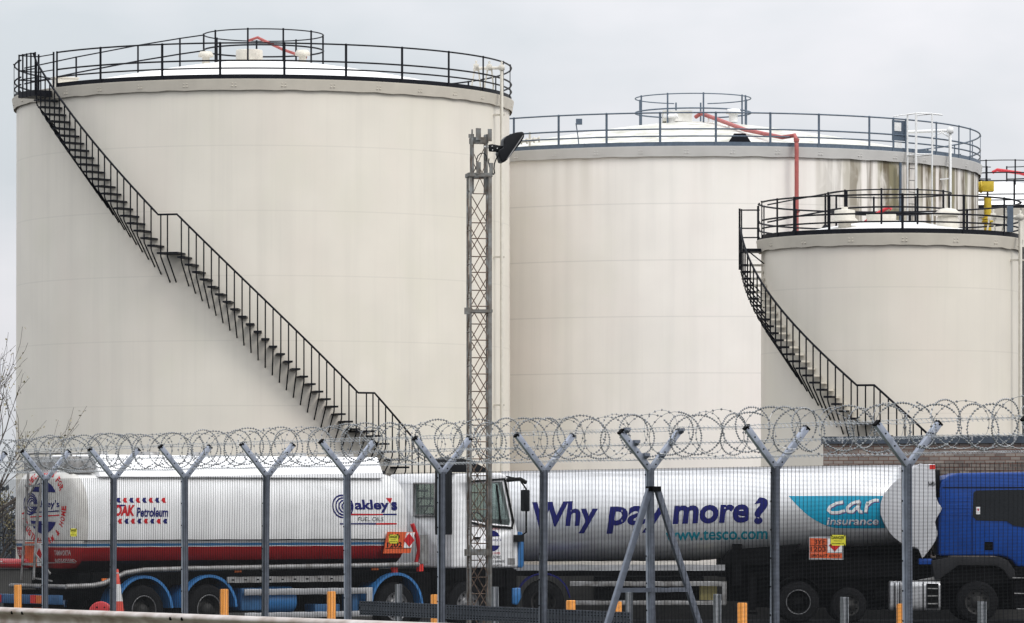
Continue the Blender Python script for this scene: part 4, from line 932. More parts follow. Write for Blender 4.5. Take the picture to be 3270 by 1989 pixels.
for xx in (ax(1640), ax(2060), ax(2480)): pass
q.prism([(ax(1600), 3.60), (ax(2895), 3.755), (ax(2895), 3.80), (ax(1600), 3.645)], -.55, -.50); q.prism([(ax(1600), 3.60), (ax(2895), 3.755), (ax(2895), 3.80), (ax(1600), 3.645)], .50, .55); q.build('top_rail', M['silver2'], ar)
for xx in (ax(1985), ax(2460)):
    q = MB(); zc_, hh_ = 2.62, 1.08
    sec = [(xx + o_, hw + .004, 1.48 if xx < 6 else 1.66, 3.655 if xx < 6 else 3.72, 2.25) for o_ in (0, .018)]
    q = loft([(a, b + .002, c - .004, d + .006, e) for a, b, c, d, e in sec], 72); q.build('weld_seam', M['silver2'], ar)
# shroud at the front of the tank
def smooth(P, n=5):
    o = []
    for i in range(len(P)-1):
        p0, p1, p2, p3 = P[max(i-1,0)], P[i], P[i+1], P[min(i+2, len(P)-1)]
        for k in range(n):
            t = k/n; o.append(tuple(.5*((2*p1[a]) + (-p0[a]+p2[a])*t + (2*p0[a]-5*p1[a]+4*p2[a]-p3[a])*t*t + (-p0[a]+3*p1[a]-3*p2[a]+p3[a])*t**3) for a in (0, 1)))
    return o + [P[-1]]
sh = [(2935,1480),(2985,1483)] + smooth([(2988,1585),(2996,1606),(3007,1624),(2996,1645),(2986,1668),(2993,1705),(2980,1738),(2945,1784)])
sh += smooth([(2936,1762),(2925,1748),(2893,1742),(2850,1712),(2822,1668),(2810,1628),(2822,1580),(2860,1535),(2905,1504)])
q = MB(); q.prism([(ax(x), tZ(y)) for x, y in sh], -1.30, -1.262); q.build('front_shroud', M['silver2'], ar, bevel=.012)
q = MB(); q.prism([(ax(x), tZ(y)) for x, y in sh], 1.262, 1.30); q.build('front_shroud', M['silver2'], ar, bevel=.012)
q = MB(); q.prism([(ax(2880),1.9),(ax(2960),1.7),(ax(2982),2.4),(ax(2982),3.6),(ax(2945),3.79),(ax(2880),3.77)], -1.2, 1.2); q.build('front_bulkhead', M['silver2'], ar, bevel=.04)
q = MB(); q.box((ax(2968), -1.31, tZ(1498)), (ax(2986), -1.301, tZ(1484))); q.build('corner_light', M['tailred'], ar)
def td(obj, px0, px1, py0, py1, mm, name='lettering', bold=0, shear=0, off=.006, bvh=bt, par=ab, y=-2, slope=0):
    x0, x1 = ax(px0), ax(px1); z0, z1 = tZ(py1), tZ(py0); q = MB()
    b = text_bm(obj, x1-x0, z1-z0, bold, shear) if isinstance(obj, str) else poly_bm([(u*(x1-x0), v*(z1-z0)) for u, v in obj])
    decal(b, (x0, y, z0), (1,0,slope), (0,0,1), (0,1,0), bvh, q, off); return q.build(name, M[mm], par)
td('Why', 1699, 1910, 1603, 1706, 'navy', bold=.03, shear=.12, slope=.02)
td('pay', 1937, 2128, 1617, 1704, 'navy', bold=.03, shear=.12, slope=.02)
td('more', 2148, 2392, 1614, 1674, 'navy', bold=.035, shear=.1, slope=.02)
td('?', 2408, 2453, 1587, 1674, 'navy', bold=.045, shear=.12)
td('www.tesco.com', 2126, 2452, 1694, 1727, 'tealdk', bold=.02, slope=.015)
tl = [(2518,1583),(2836,1583),(2822,1600),(2812,1628),(2818,1660)] + smooth([(2830,1686),(2700,1687),(2645,1680),(2590,1652),(2550,1618),(2520,1585)])
x0, x1, y0, y1 = 2518, 2836, 1583, 1686
td([((x-x0)/(x1-x0), (y1-y)/(y1-y0)) for x, y in tl], x0, x1, y0, y1, 'teal', 'logo_panel')
# hand-drawn "car" and "insurance" as brush strokes
def stroke(pts, wd, mm, off, dx=0, dy=0, name='lettering'):
    bm = bmesh.new(); P = [Vector((ax(x+dx), tZ(y+dy), 0)) for x, y in pts]; prev = None
    Q = []
    for i in range(len(P)-1):
        for k in range(4): Q.append(P[i].lerp(P[i+1], k/4))
    Q.append(P[-1])
    for i, p in enumerate(Q):
        d = (Q[min(i+1, len(Q)-1)] - Q[max(i-1, 0)]).normalized(); n = Vector((-d.y, d.x, 0))*wd/2
        a, b = bm.verts.new(p+n), bm.verts.new(p-n)
        if prev: bm.faces.new((prev[0], a, b, prev[1]))
        prev = (a, b)
    q = MB(); decal(bm, (0,-2,0), (1,0,0), (0,0,1), (0,1,0), bt, q, off, step=9); q.build(name, M[mm], ab)
cS = [(2693,1603),(2672,1606),(2650,1618),(2645,1629),(2655,1637),(2675,1637),(2698,1630)]
aS = [(2746,1600),(2722,1606),(2706,1620),(2706,1633),(2722,1634),(2740,1616),(2744,1600),(2740,1620),(2745,1634),(2754,1634)]
rS = [(2764,1636),(2768,1612),(2772,1601),(2768,1615),(2780,1602),(2795,1596),(2806,1597)]
for S in (cS, aS, rS):
    stroke(S, .075, 'purple', .009, 2.5, 3); stroke(S, .07, 'whitevinyl', .013)
td('insurance', 2642, 2808, 1655, 1678, 'purple', bold=.02, shear=.12, off=.009)
td('insurance', 2641, 2806, 1653, 1676, 'whitevinyl', bold=.012, shear=.12, off=.013)
td('8448H', 2962, 2988, 1538, 1553, 'blackvinyl', bold=.01, bvh=None, y=-1.301, par=ar)
# hazard plate
q = MB(); q.box((ax(2583), -1.33, tZ(1787)), (ax(2692), -1.30, tZ(1713))); hf = q.build('hazard_plate', M['alu'], ar)
def flat(px0, px1, py0, py1, mm, y, name, par=hf):
    q = MB(); q.box((ax(px0), y-.004, tZ(py1)), (ax(px1), y, tZ(py0))); return q.build(name, M[mm], par)
flat(2585, 2641, 1719, 1765, 'orange', -1.331, 'plate_panel'); flat(2643, 2688, 1719, 1763, 'whitevinyl', -1.331, 'plate_panel'); flat(2585, 2688, 1766, 1782, 'orange', -1.331, 'plate_panel')
q = MB(); q.prism([(ax(2665), tZ(1761)), (ax(2684), tZ(1741)), (ax(2665), tZ(1721)), (ax(2646), tZ(1741))], -1.342, -1.336); q.build('diamond', M['red'], hf)
td('3YE', 2600, 2635, 1722, 1738, 'blackvinyl', bold=.01, bvh=None, y=-1.337, par=hf); td('1203', 2588, 2636, 1745, 1761, 'blackvinyl', bold=.01, bvh=None, y=-1.337, par=hf)
td('SPECIALIST ADVICE', 2590, 2683, 1770, 1779, 'blackvinyl', bold=.005, bvh=None, y=-1.337, par=hf)
flat(2585, 2641, 1741.2, 1742.6, 'blackvinyl', -1.336, 'divider')
# chassis and running gear of the trailer
q = MB(); q.box((ax(1600), -.5, 1.12), (ax(2340), -.36, 1.36)); q.box((ax(1600), .36, 1.12), (ax(2340), .5, 1.36)); q.box((ax(2300), -.9, 1.1), (ax(2900), .9, 1.55)); q.box((ax(2560), -.7, .8), (ax(2900), .7, 1.2)); q.box((ax(2330), .2, .5), (ax(2990), .9, 2.0)); q.box((ax(2340), -.2, .5), (ax(2980), .1, 1.6))  # includes dark filler boxes added to keep the gap under the tank black
q.box((ax(2340), -1.15, .9), (ax(2370), -.6, 1.9)); q.prism([(ax(2300), 1.4), (ax(2500), 1.4), (ax(2560), 1.9), (ax(2330), 1.75)], -1.1, 1.1)
for px in (1735, ): q.tube([(ax(px), -1, .5), (ax(px), 1, .5)], .08, 8)
q.box((ax(1900), -.9, .55), (ax(2250), .9, 1.1)); q.box((ax(2395), -1.0, .3), (ax(2415), -.8, 1.2)); q.box((ax(2390), -1.05, .2), (ax(2420), -.75, .26))
q.build('chassis', M['dark'], ar)
q = MB(); q.box((ax(1640), -1.27, tZ(1822)), (ax(2315), -1.22, tZ(1803))); q.build('side_beam', M['alu'], ar)
q = MB(); q.box((ax(1820), -1.30, tZ(1872)), (ax(2318), -1.26, tZ(1856))); q.box((ax(1815), -1.30, tZ(1932)), (ax(2318), -1.26, tZ(1918))); q.box((ax(2305), -1.302, tZ(1930)), (ax(2320), -1.258, tZ(1856))); q.build('side_guard', M['alud'], ar, bevel=.01)
q = MB(); q.box((ax(2235), -1.15, .55), (ax(2290), -.8, .95)); q.build('equipment_locker', mat('brass_fitting', (.20, .17, .06), .5), ar)
for px in (1735, ):
    for y0, y1 in ((-1.27, -.8), (.8, 1.27)): mudguard(ar, ax(px), y0, y1, .62, R_(5), R_(165), M['navy'], .55)
    add_wheel(ar, ax(px), -1.22, .5, -1, True, .36, 'rimdark'); add_wheel(ar, ax(px), 1.22, .5, 1, False, .36)
for px in (1880, 2010): 
    q = MB(); q.box((ax(px)-.06, -1.25, 1.27), (ax(px)+.06, -1.20, 1.32)); q.build('side_marker_light', M['tailorange'], ar)
# tractor
q = MB(); q.box((ax(2430), -.45, .72), (ax(3200), -.3, 1.0)); q.box((ax(2430), .3, .72), (ax(3200), .45, 1.0)); q.box((ax(2600), -.6, 1.0), (ax(2760), .6, 1.15))
for px in (2550, 2712, 3122): q.tube([(ax(px), -1, .5), (ax(px), 1, .5)], .09, 8)
q.box((ax(2800), -.7, .6), (ax(3000), .7, 1.5)); q.box((ax(3010), -1.1, .95), (ax(3400), 1.1, 1.3)); q.box((ax(2740), -.25, .3), (ax(3440), .28, 1.55)); q.box((ax(2420), -.25, .35), (ax(2740), .28, 1.2)); q.box((ax(2995), -1.15, 1.05), (ax(3030), -.8, 1.62))  # long middle boxes are dark filler added to black out the underside
q.build('tractor_chassis', M['dark'], ar)
add_wheel(ar, ax(2550), -1.2, .5, -1, True, .56, 'dark', True); add_wheel(ar, ax(2550), 1.2, .5, 1, True, .56)
add_wheel(ar, ax(2712), -1.18, .42, -1, False, .3, 'rimdark'); add_wheel(ar, ax(2712), 1.18, .42, 1, False, .3)
add_wheel(ar, ax(3122), -1.22, .5, -1, False, .32, 'rimdark'); add_wheel(ar, ax(3122), 1.22, .5, 1, False, .32)
for y0, y1 in ((-1.25,-.65),(.65,1.25)): mudguard(ar, ax(2550), y0, y1, .6, R_(20), R_(160), M['dark'])
q = MB(); x0, x1 = ax(2842), ax(3005); z0, z1 = tZ(1950), tZ(1855)
q.prism([(-1.27, z0+.08), (-1.22, z0), (-.7, z0), (-.7, z1), (-1.2, z1), (-1.27, z1-.1)], x0, x1, 'x'); ft = q.build('fuel_tank', M['alu'], ar, bevel=.04)
q = MB()
for x in (x0+.10, x0+.22, x0+.78): q.box((x, -1.285, z0+.01), (x+.03, -1.271, z1-.03)); q.box((x, -1.2, z1), (x+.03, -.75, z1+.012))
q.build('tank_strap', M['dark'], ft)
q = MB(); q.box((x0+.87, -1.286, z0+.06), (x1-.06, -1.272, z1-.06)); q.build('step_recess', M['dark'], ft)
for z in (z0+.16, z0+.34, z0+.52):
    q = MB(); q.box((x0+.90, -1.31, z), (x1-.09, -1.287, z+.03)); q.build('step', M['alud'], ft)
q = MB(); q.prism([(x0+.7, z1+.02), (x1+.0, z1+.02), (x1-.15, z1+.1), (x0+.95, z1+.07)], -1.2, -.6); q.build('step_plate', M['alud'], ar)
pf = [(2998,1775),(2998,1560),(3003,1540),(3030,1518),(3060,1510),(3385,1505),(3400,1530),(3425,1650),(3435,1810),(3248,1810),(3236,1793),(3215,1780),(3190,1775)]
q = MB(); q.prism([(ax(x), tZ(y)) for x, y in pf], -1.22, 1.22); cb2 = q.build('cab', M['cabblue'], ar, bevel=.06)
q = MB(); q.prism([(ax(x), tZ(y)) for x, y in ((3110,1572),(3118,1566),(3375,1563),(3400,1700),(3330,1700),(3270,1683),(3236,1678),(3215,1664),(3118,1661),(3106,1648))], -1.235, -1.222); q.build('side_window', M['glass'], cb2)
q = MB(); q.box((ax(3010), -1.236, tZ(1557)), (ax(3390), -1.222, tZ(1554))); q.tube([(ax(x), -1.226, tZ(y)) for x, y in ((3106,1775),(3106,1648),(3110,1572))], .006, 4)
q.build('door_line', M['blackvinyl'], cb2)
q = MB()
for k in range(7): q.box((ax(3008), -1.228, tZ(1590+k*11)), (ax(3098), -1.2225, tZ(1587+k*11)))
q.build('body_rib', M['cabblue'], cb2)
q = MB(); q.box((ax(3145), -1.24, tZ(1756)), (ax(3171), -1.222, tZ(1730))); q.build('fuel_flap', M['dark'], cb2)
q = MB(); q.box((ax(3116), -1.242, tZ(1642)), (ax(3130), -1.237, tZ(1618))); q.build('window_sticker', M['whitevinyl'], cb2)
q = MB(); decal(text_bm('3', .05, .06, .03), (ax(3120), -1.242, tZ(1632)), (1,0,0), (0,0,1), (0,1,0), None, q); q.build('sticker_mark', M['red'], cb2)
q = MB(); q.tube([(ax(3200), -1.0, tZ(1640)), (ax(3175), -1.0, tZ(1615)), (ax(3200), -.9, tZ(1600)), (ax(3235), -.9, tZ(1612))], .02, 6); q.build('steering_wheel', M['alud'], cb2)
q = MB(); q.prism([(ax(x), tZ(y)) for x, y in ((2975,1790),(3040,1777),(3190,1778),(3220,1790),(3240,1820),(3243,1850),(3225,1850),(3205,1820),(3180,1806),(3060,1806),(3000,1850),(2985,1850))], -1.24, -.8); q.build('wheel_arch', mat('arch_grey_plastic', (.025, .025, .027), .75, spec=.15), ar, bevel=.02)
q = MB(); q.box((ax(2935), -1.2, tZ(1803)), (ax(2978), -.9, tZ(1784))); q.build('rear_wing', M['cabblue'], ar, bevel=.02)
for py in (1843, 1893, 1942):
    q = MB(); q.box((ax(3232+(py-1843)*.15), -1.26, tZ(py+3)), (ax(3420), -1.2, tZ(py))); q.build('cab_step', M['alud'], ar)
q = MB(); q.box((ax(3240), -1.19, .35), (ax(3430), 1.19, 1.35)); q.build('front_valance', M['dark'], ar)
q = MB(); q.box((ax(2998), -1.21, tZ(1588)), (ax(3002), 1.2, tZ(1500))); 
q.tube([(ax(2990), -.5, 1.6), (ax(2975), -.5, 2.0), (ax(2970), -.5, 2.4), (ax(2996), -.5, 2.7)], .02, 6); q.tube([(ax(2990), -.7, 1.6), (ax(2972), -.7, 1.9), (ax(2962), -.7, 2.1)], .02, 6); q.build('air_line', M['dark'], ar)

# ------------------------------------------------------------------ lattice floodlight mast
YM = 88.0; kM = YM/F
pm = at(1529, HZ, YM)
ml = thing('floodlight_mast', 'tall rusty grey lattice mast with one black floodlight at its top', 'mast', (pm.x, YM, 0), R_(9))
def zm(py): return EYE + (HZ-py)*kM
hwm = .19; ztop = zm(555)
for sx_, sy_ in ((-1,-1),(1,-1),(-1,1),(1,1)):
    q = MB(); th = .07 if (sx_, sy_) == (1,-1) else .045
    q.box((sx_*hwm-th/2, sy_*hwm-th/2, 0), (sx_*hwm+th/2, sy_*hwm+th/2, ztop)); q.build('leg', M['mast'], ml, bevel=.006)
def lattice(hw_, z0, z1, per, rad, name):
    q = MB()
    faces = [((-1,-1),(1,-1),0), ((1,1),(-1,1),.5), ((-1,1),(-1,-1),.25), ((1,-1),(1,1),.75)]
    for (a, b, ph) in faces:
        z = z0 + per*ph - per
        A = Vector((a[0]*hw_, a[1]*hw_, 0)); B = Vector((b[0]*hw_, b[1]*hw_, 0))
        while z < z1:
            u0, u1 = max(z, z0), min(z+per, z1)
            if u1-u0 > per*.9:
                q.tube([A+Vector((0,0,u0)), B+Vector((0,0,u1))], rad, 6, caps=False); q.tube([B+Vector((0,0,u0)), A+Vector((0,0,u1))], rad, 6, caps=False)
                q.tube([A+Vector((0,0,u0)), B+Vector((0,0,u0))], rad*1.2, 6, caps=False)
            z += per
    return q.build(name, M['rod'], ml)
lattice(hwm, .1, ztop-.06, .655, .010, 'bracing')
hi = .135
for sx_, sy_ in ((-1,-1),(1,-1),(-1,1),(1,1)):
    q = MB(); q.box((sx_*hi-.018, sy_*hi-.018, zm(620)), (sx_*hi+.018, sy_*hi+.018, zm(430))); q.build('inner_leg', M['mast'], ml)
lattice(hi, zm(620), zm(455), .62, .008, 'inner_bracing')
for py, h in ((560, .075), (994, .06), (1763, .12)):
    q = MB(); z = zm(py); e = hwm+.045
    for a, b in (((-e,-e),(e,-e+.02)), ((-e,e-.02),(e,e)), ((-e,-e),(-e+.02,e)), ((e-.02,-e),(e,e))): q.box((a[0],a[1],z-h/2), (b[0],b[1],z+h/2))
    if py > 900: q.box((-.32,-.262,z-.07), (-.2,-.237,z+.06))
    q.build('collar', M['mast'], ml)
q = MB()
z = zm(448); e = hi+.03
for a, b in (((-e,-e),(e,-e+.02)), ((-e,e-.02),(e,e))): q.box((a[0],a[1],z-.06), (b[0],b[1],z+.05))
q.build('collar', M['mast'], ml)
for (x0, x1, p0, p1, y) in ((1491,1502,443,431,-.2), (1500,1505,465,416,-.2), (1514,1522,450,412,-.22), (1522,1531,450,412,-.19), (1553,1566,453,414,-.2), (1549,1560,450,428,.1), (1515,1522,560,520,-.24), (1522,1530,560,520,-.22), (1558,1570,560,522,-.2)):
    q = MB(); q.box(((x0-1529)*kM, y-.012, zm(p0)), ((x1-1529)*kM, y+.012, zm(p1))); q.build('bracket', M['mast'], ml)
def fp(x, y): return ((1440+x/4.835-1529)*kM, zm(390+y/4.835))
head = [fp(x, y) for x, y in ((792,300),(800,262),(850,215),(930,180),(1000,160),(1085,150),(1108,165),(1118,190),(1112,235),(1060,330),(960,450),(880,550),(822,612),(795,626),(755,615),(745,580),(735,545),(712,480),(720,440),(795,400))]
q = MB(); q.prism(head, -.21, .21); fl = q.build('floodlight', M['lampblack'], ml, bevel=.03)
q = MB(); gl = [fp(x, y) for x, y in ((1092,205),(1100,215),(850,590),(838,580))]; q.prism(gl, -.216, .216); q.build('lens_rim', M['alud'], fl)
arm = [fp(x, y) for x, y in ((582,345),(640,338),(730,355),(800,365),(860,372),(880,400),(850,432),(790,440),(700,455),(590,448))]
q = MB(); q.prism(arm, -.06, .06); q.build('lamp_bracket', M['lampblack'], fl, bevel=.012)
q = MB()
for x, y in ((632,373),(712,405),(638,432),(823,378)): u = fp(x, y); q.lathe([(0,-.068),(.011,-.066),(.011,-.05)], 8, 'y', (u[0], 0, u[1]))
u0, u1 = fp(512, 380), fp(582, 385); q.tube([(u0[0], 0, u0[1]), (u1[0], 0, u1[1])], .02, 8); q.build('bolt', M['white'], fl)
cabp = [fp(x, y) for x, y in ((720,520),(690,570),(662,640),(655,720),(665,790),(655,812),(620,770),(585,690),(570,620),(578,565))]
q = MB(); q.tube([(u, -.1, z) for u, z in cabp], .013, 6)
cabp = [fp(x, y) for x, y in ((345,750),(375,690),(375,600),(395,530),(440,490),(490,488),(525,520),(540,600))]
q.tube([(u, -.17, z) for u, z in cabp], .011, 6); q.build('cable', M['lampblack'], ml)

# ------------------------------------------------------------------ security fence
fence = thing('security_fence', 'galvanised mesh security fence with Y-shaped post tops and razor wire coils', 'fence', (A0.x, A0.y, 0), math.atan2(fd.y, fd.x))
SP = (B0-A0).length/9; ZT = 3.13      # bay length, mesh top; local +x runs to the right and nearer, local -y faces the camera
pw = .055
posts = []
def make_post():
    q = MB(); q.box((-pw/2, -pw/2, 0), (pw/2, pw/2, ZT+.02)); q.cur = 1
    for s in (-1, 1):
        for f in (.12, .45, .75, .97):
            c = Vector((pw/2, s*(.012+.328*f), ZT+.385*f)); q.lathe([(0,.006),(.009,.004),(.009,0)], 6, 'x', c)
    for z in [ZT-.06-.28*i for i in range(9)]: q.lathe([(0,-.012),(.009,-.008),(.009,0)], 6, 'y', (-pw/2-.012, -pw/2-.006, z))
    p = q.build('fence_post', [M['galv'], M['dark']], fence)
    for s in (-1, 1):
        q = MB(); q.bar((0, s*.012, ZT+.0), (0, s*.34, ZT+.385), .060, .056, up=(1,0,0)); a = q.build('arm', M['galv_arm'], p, bevel=.003)
        q = MB(); q.bar((0, s*.335, ZT+.380), (0, s*.348, ZT+.394), .066, .062, up=(1,0,0)); q.build('arm_cap', M['dark'], p)
    q = MB(); q.box((-pw/2-.024, -pw/2-.008, .1), (-pw/2+.014, -pw/2-.001, ZT)); q.build('clamp_bar', M['galv_arm'], p)
    return p
p0 = make_post(); posts.append(p0)
for k in list(range(-1, 0)) + list(range(1, 11)):
    posts.append(dup(p0, fence, Matrix.Translation((k*SP, 0, 0)) @ Matrix.Rotation(R_([.5,-.4,.2,-.6,.3,.0,-.3,.5,-.2,.4,.1][k % 11]), 4, 'X') @ Matrix.Rotation(R_([.2,-.3,.15][k % 3]), 4, 'Y')))
# mesh panels
def panel(k):
    q = MB(); x0, x1 = k*SP+.004, (k+1)*SP-.004; y = -pw/2-.004
    r = .0017
    z = ZT
    zlow = .1
    def wire(a, b):
        a, b = Vector(a), Vector(b); d = (b-a).normalized(); u = Vector((0,1,0)); v = d.cross(u)
        ns = 10; P = []
        for t in range(ns+1):
            p = a.lerp(b, t/ns); p.y -= .010*sin(pi*(p.x-x0)/(x1-x0))*sin(pi*(p.z-.3)/1.3)**2 + .002*sin(p.x*5+p.z*3); p.z += .004*sin(p.x*2.3+1)*sin(p.z*2.9) if abs(d.x) > .5 else 0
            P.append(p)
        q.add([p+(u*i+v*j)*r for p in P for i, j in ((1,1),(-1,1),(-1,-1),(1,-1))], [(4*t+k, 4*t+(k+1)%4, 4*t+4+(k+1)%4, 4*t+4+k) for t in range(ns) for k in range(4)])
    n = int((ZT-zlow)/.0127)
    for i in range(n+1): wire((x0, y, ZT-i*.0127), (x1, y, ZT-i*.0127))
    m = int(round((x1-x0)/.0762))
    for i in range(m+1):
        x = x0+(x1-x0)*i/m; wire((x, y-.0036, zlow), (x, y-.0036, ZT+.006))
    return q.build('mesh_panel', M['mesh'], fence, fixn=False)
pn = panel(0)
for k in [-1]+list(range(1, 10)): dup(pn, fence, Matrix.Translation((k*SP, 0, 0)))
# barbed strands on the arms
for s in (-1, 1):
    for f in (.18, .58, .97):
        q = MB(); y, z = s*(.012+.328*f)+0, ZT+.385*f+.03; x = -1*SP; pts = []
        while x < 10*SP: 
            pts.append((x, y+random.gauss(0,.003), z+.008*sin(x*2.5)+random.gauss(0,.002))); x += .25
        q.tube(pts, .0028, 5)
        x = -SP
        while x < 10*SP:
            for a in (.6, 2.2): q.tube([(x-.012, y+.016*cos(a), z+.018*sin(a)), (x+.012, y-.016*cos(a), z-.018*sin(a))], .0022, 3, caps=False)
            x += .085
        q.build('barbed_strand', M['razor'], fence)
# razor coils, one part for each bay
random.seed(21)
def coil(k):
    q = MB(); pitch = SP/5; c = Vector((0, 0, 3.495))
    for hand, ph in ((1, 0.), (-1, .9)):
        pts = []; n = 30*5
        for i in range(n+1):
            u = i/n; u = u + .028*sin(2*pi*u*2+k*1.3)*sin(pi*u); a = hand*2*pi*5*u + ph + .25*sin(2*pi*(u*5+k)*.37); rj = .215*(1+.10*sin(u*pi*5+k*1.7+hand)+.04*sin(u*23+k))
            sag = -.02*sin(pi*u)
            pts.append(Vector((k*SP + u*SP + .05*sin(2*pi*u*3+hand), rj*1.08*cos(a), c.z+sag+rj*sin(a))))
        q.tube(pts, .0025, 5, caps=False)
        L_ = 0; last = pts[0]
        for i in range(1, len(pts)):
            seg = pts[i]-pts[i-1]; d = seg.normalized(); 
            q_ = 1 if seg.length < .05 else 2
            for j in range(q_):
                if (i*q_+j) % 2 and q_ == 1: continue
                p = pts[i-1].lerp(pts[i], j/q_); rad = Vector((0, p.y, p.z-c.z)).normalized(); tn = d.cross(rad).normalized()
                vs = [p+d*.015, p+rad*.014, p-d*.015, p-rad*.014, p+tn*.010, p-tn*.010]
                q.cur = 1; q.add(vs, [(0,1,4),(1,2,4),(2,3,4),(3,0,4),(1,0,5),(2,1,5),(3,2,5),(0,3,5)])
    return q.build('razor_coil', [M['razor'], M['barb']], fence)
for k in range(-1, 10): coil(k)
# straining post stays (8th post)
x7 = 7*SP-.0
for s in (-1, 1):
    q = MB(); q.bar((x7, s*.045, 2.92), (x7, s*1.08, .0), .06, .05, up=(1,0,0)); q.build('stay', M['galv'], fence, bevel=.003)
q = MB(); q.bar((x7, -.405, 1.88), (x7, .40, 1.88), .045, .045); q.build('stay_crossbar', M['galv'], fence)
q = MB(); q.box((x7-.04, -.07, 2.90), (x7+.04, .07, 2.95)); q.build('stay_cap', M['dark'], fence)
q = MB()
for s in (-1, 1):
    for f in (.25, .6, .93): 
        y, z = s*(.012+.328*f), ZT+.385*f+.035; q.lathe([(0,-.03),(.03,-.03),(.03,.03),(0,.03)], 8, 'x', (x7, y, z)); q.box((x7-.01, y-.03, z), (x7+.05, y+.03, z+.03))
q.build('wire_strainer', M['galv'], fence)

# warning signs on the mesh
Fm = Matrix.Translation((A0.x, A0.y, 0)) @ Matrix.Rotation(math.atan2(fd.y, fd.x), 4, 'Z')
def fence_x(px, off=0):   # distance along the fence (or a line off metres behind it) for a photo column
    k = (px-CX)/F; ox, oy = A0.x - fd.y*off, A0.y + fd.x*off; return (k*oy - ox)/(fd.x - k*fd.y)
def sign(px, py, label, wd=.26, ht=.105):
    u = fence_x(px, -.052); Y = A0.y+fd.y*u; z = EYE+(HZ-py)*Y/F
    loc = Fm @ Vector((u, -pw/2-.024, z))
    t = thing('warning_sign', label, 'sign', loc, math.atan2(fd.y, fd.x), 'small yellow warning signs on the mesh')
    q = MB(); q.box((-wd/2, -.003, -ht/2), (wd/2, 0, ht/2)); q.build('plate', M['signyellow'], t)
    q = MB(); f = lambda txt, w_, h_, z_: decal(text_bm(txt, w_, h_, .02), (-w_/2, -.003, z_), (1,0,0), (0,0,1), (0,1,0), None, q, .002)
    f('DANGER', wd*.86, ht*.30, ht*.10); f('PROTECTED BY', wd*.55, ht*.08, -ht*.10); f('RAZOR BARBED TAPE', wd*.86, ht*.11, -ht*.36)
    q.build('lettering', M['blackvinyl'], t)
    q = MB()
    for a in (-1, 1):
        for b in (-1, 1): q.box((a*wd*.45-.008, -.006, b*ht*.46-.008), (a*wd*.45+.008, -.0031, b*ht*.46+.008))
    q.build('cable_tie', M['blackvinyl'], t)
sign(235, 1700, 'yellow danger sign on the mesh in front of the white tanker rear', .235, .108)
sign(1257, 1721, 'yellow danger sign on the mesh over the orange plate of the white tanker', .25, .10)
sign(2677, 1725, 'yellow danger sign on the mesh over the silver tanker orange plate', .275, .102)

# ------------------------------------------------------------------ short steel posts and rail behind the fence
for i, (px, py) in enumerate(((1271,1865),(1579,1874),(2007,1888),(2288,1897),(2694,1906),(3133,1920))):
    u = fence_x(px, .30); base = Fm @ Vector((u, .30, 0)); 
    z = EYE + (HZ-py)*base.y/F
    q = MB(); q.box((-.012,-.032,0), (.012,.032,z)); q.box((.012,-.032,0), (.042,-.026,z)); q.box((.012,.026,0), (.042,.032,z))
    o = q.build('steel_stake', mat('bright_galv', (.42,.44,.47), .45, metal=.4, var=.25, scale=12) if i == 0 else bpy.data.materials['bright_galv'])
    o.location = base; o.rotation_euler = (0,0,math.atan2(fd.y, fd.x)+R_(0))
    names = ['in front of the white tanker front wheel', 'just right of the lattice mast foot', 'left of the braced fence post foot', 'between the braced post and the next fence post', 'in front of the silver tanker small wheel', 'in front of the blue cab front wheel']
    tag(o, 'short galvanised stake ' + names[i], 'stake', 'short galvanised stakes behind the fence')
q = MB(); u0, u1 = fence_x(1150, .21), fence_x(2012, .21)
for z in (1.50, 1.595): q.box((u0, .20, z-.035), (u1, .215, z+.035))
q.box((u0, .212, 1.53), (u1, .222, 1.565))
q.cur = 1; h = q; x = u0+.05
while x < u1:
    for z in (1.485, 1.515, 1.58, 1.61): h.box((x, .1985, z-.006), (x+.03, .1995, z+.006))
    x += .075
o = q.build('perforated_rail', [M['galv'], M['dark']])
o.matrix_world = Fm
tag(o, 'low grey perforated steel rail running behind the mesh below the mast', 'rail')

# ------------------------------------------------------------------ bollards
names = ['far left, before the white tanker bumper', 'before the second rear wheel of the white tanker', 'before the side guard of the white tanker', 'half hidden by the fence post left of the mast', 'left one of the close pair under the silver tanker', 'right one of the close pair beside the braced post', 'alone between braced post and silver tanker wheels', 'before the silver fuel tank near the right edge']
for i, (px, py) in enumerate(((57,1867),(716,1881),(1058,1888),(1390,1898),(1823,1917),(1970,1920),(2370,1925),(2879,1928))):
    s = (py-HZ)/(EYE-1.15); Y = F/s; p = at(px, HZ, Y)
    if i == 0:
        q = MB(); r = .083
        q.lathe([(0, 1.15), (r-.012, 1.15), (r, 1.138), (r, .30), (r+.012, .29), (r+.012, .27), (r, .26), (r, 0)], 24)
        b0 = q.build('bollard', M['bollard']); o = b0
    else: o = b0.copy(); COL.objects.link(o)
    o.location = (p.x, Y, 0)
    tag(o, 'orange bollard ' + names[i], 'bollard', 'orange bollards in front of the lorries')

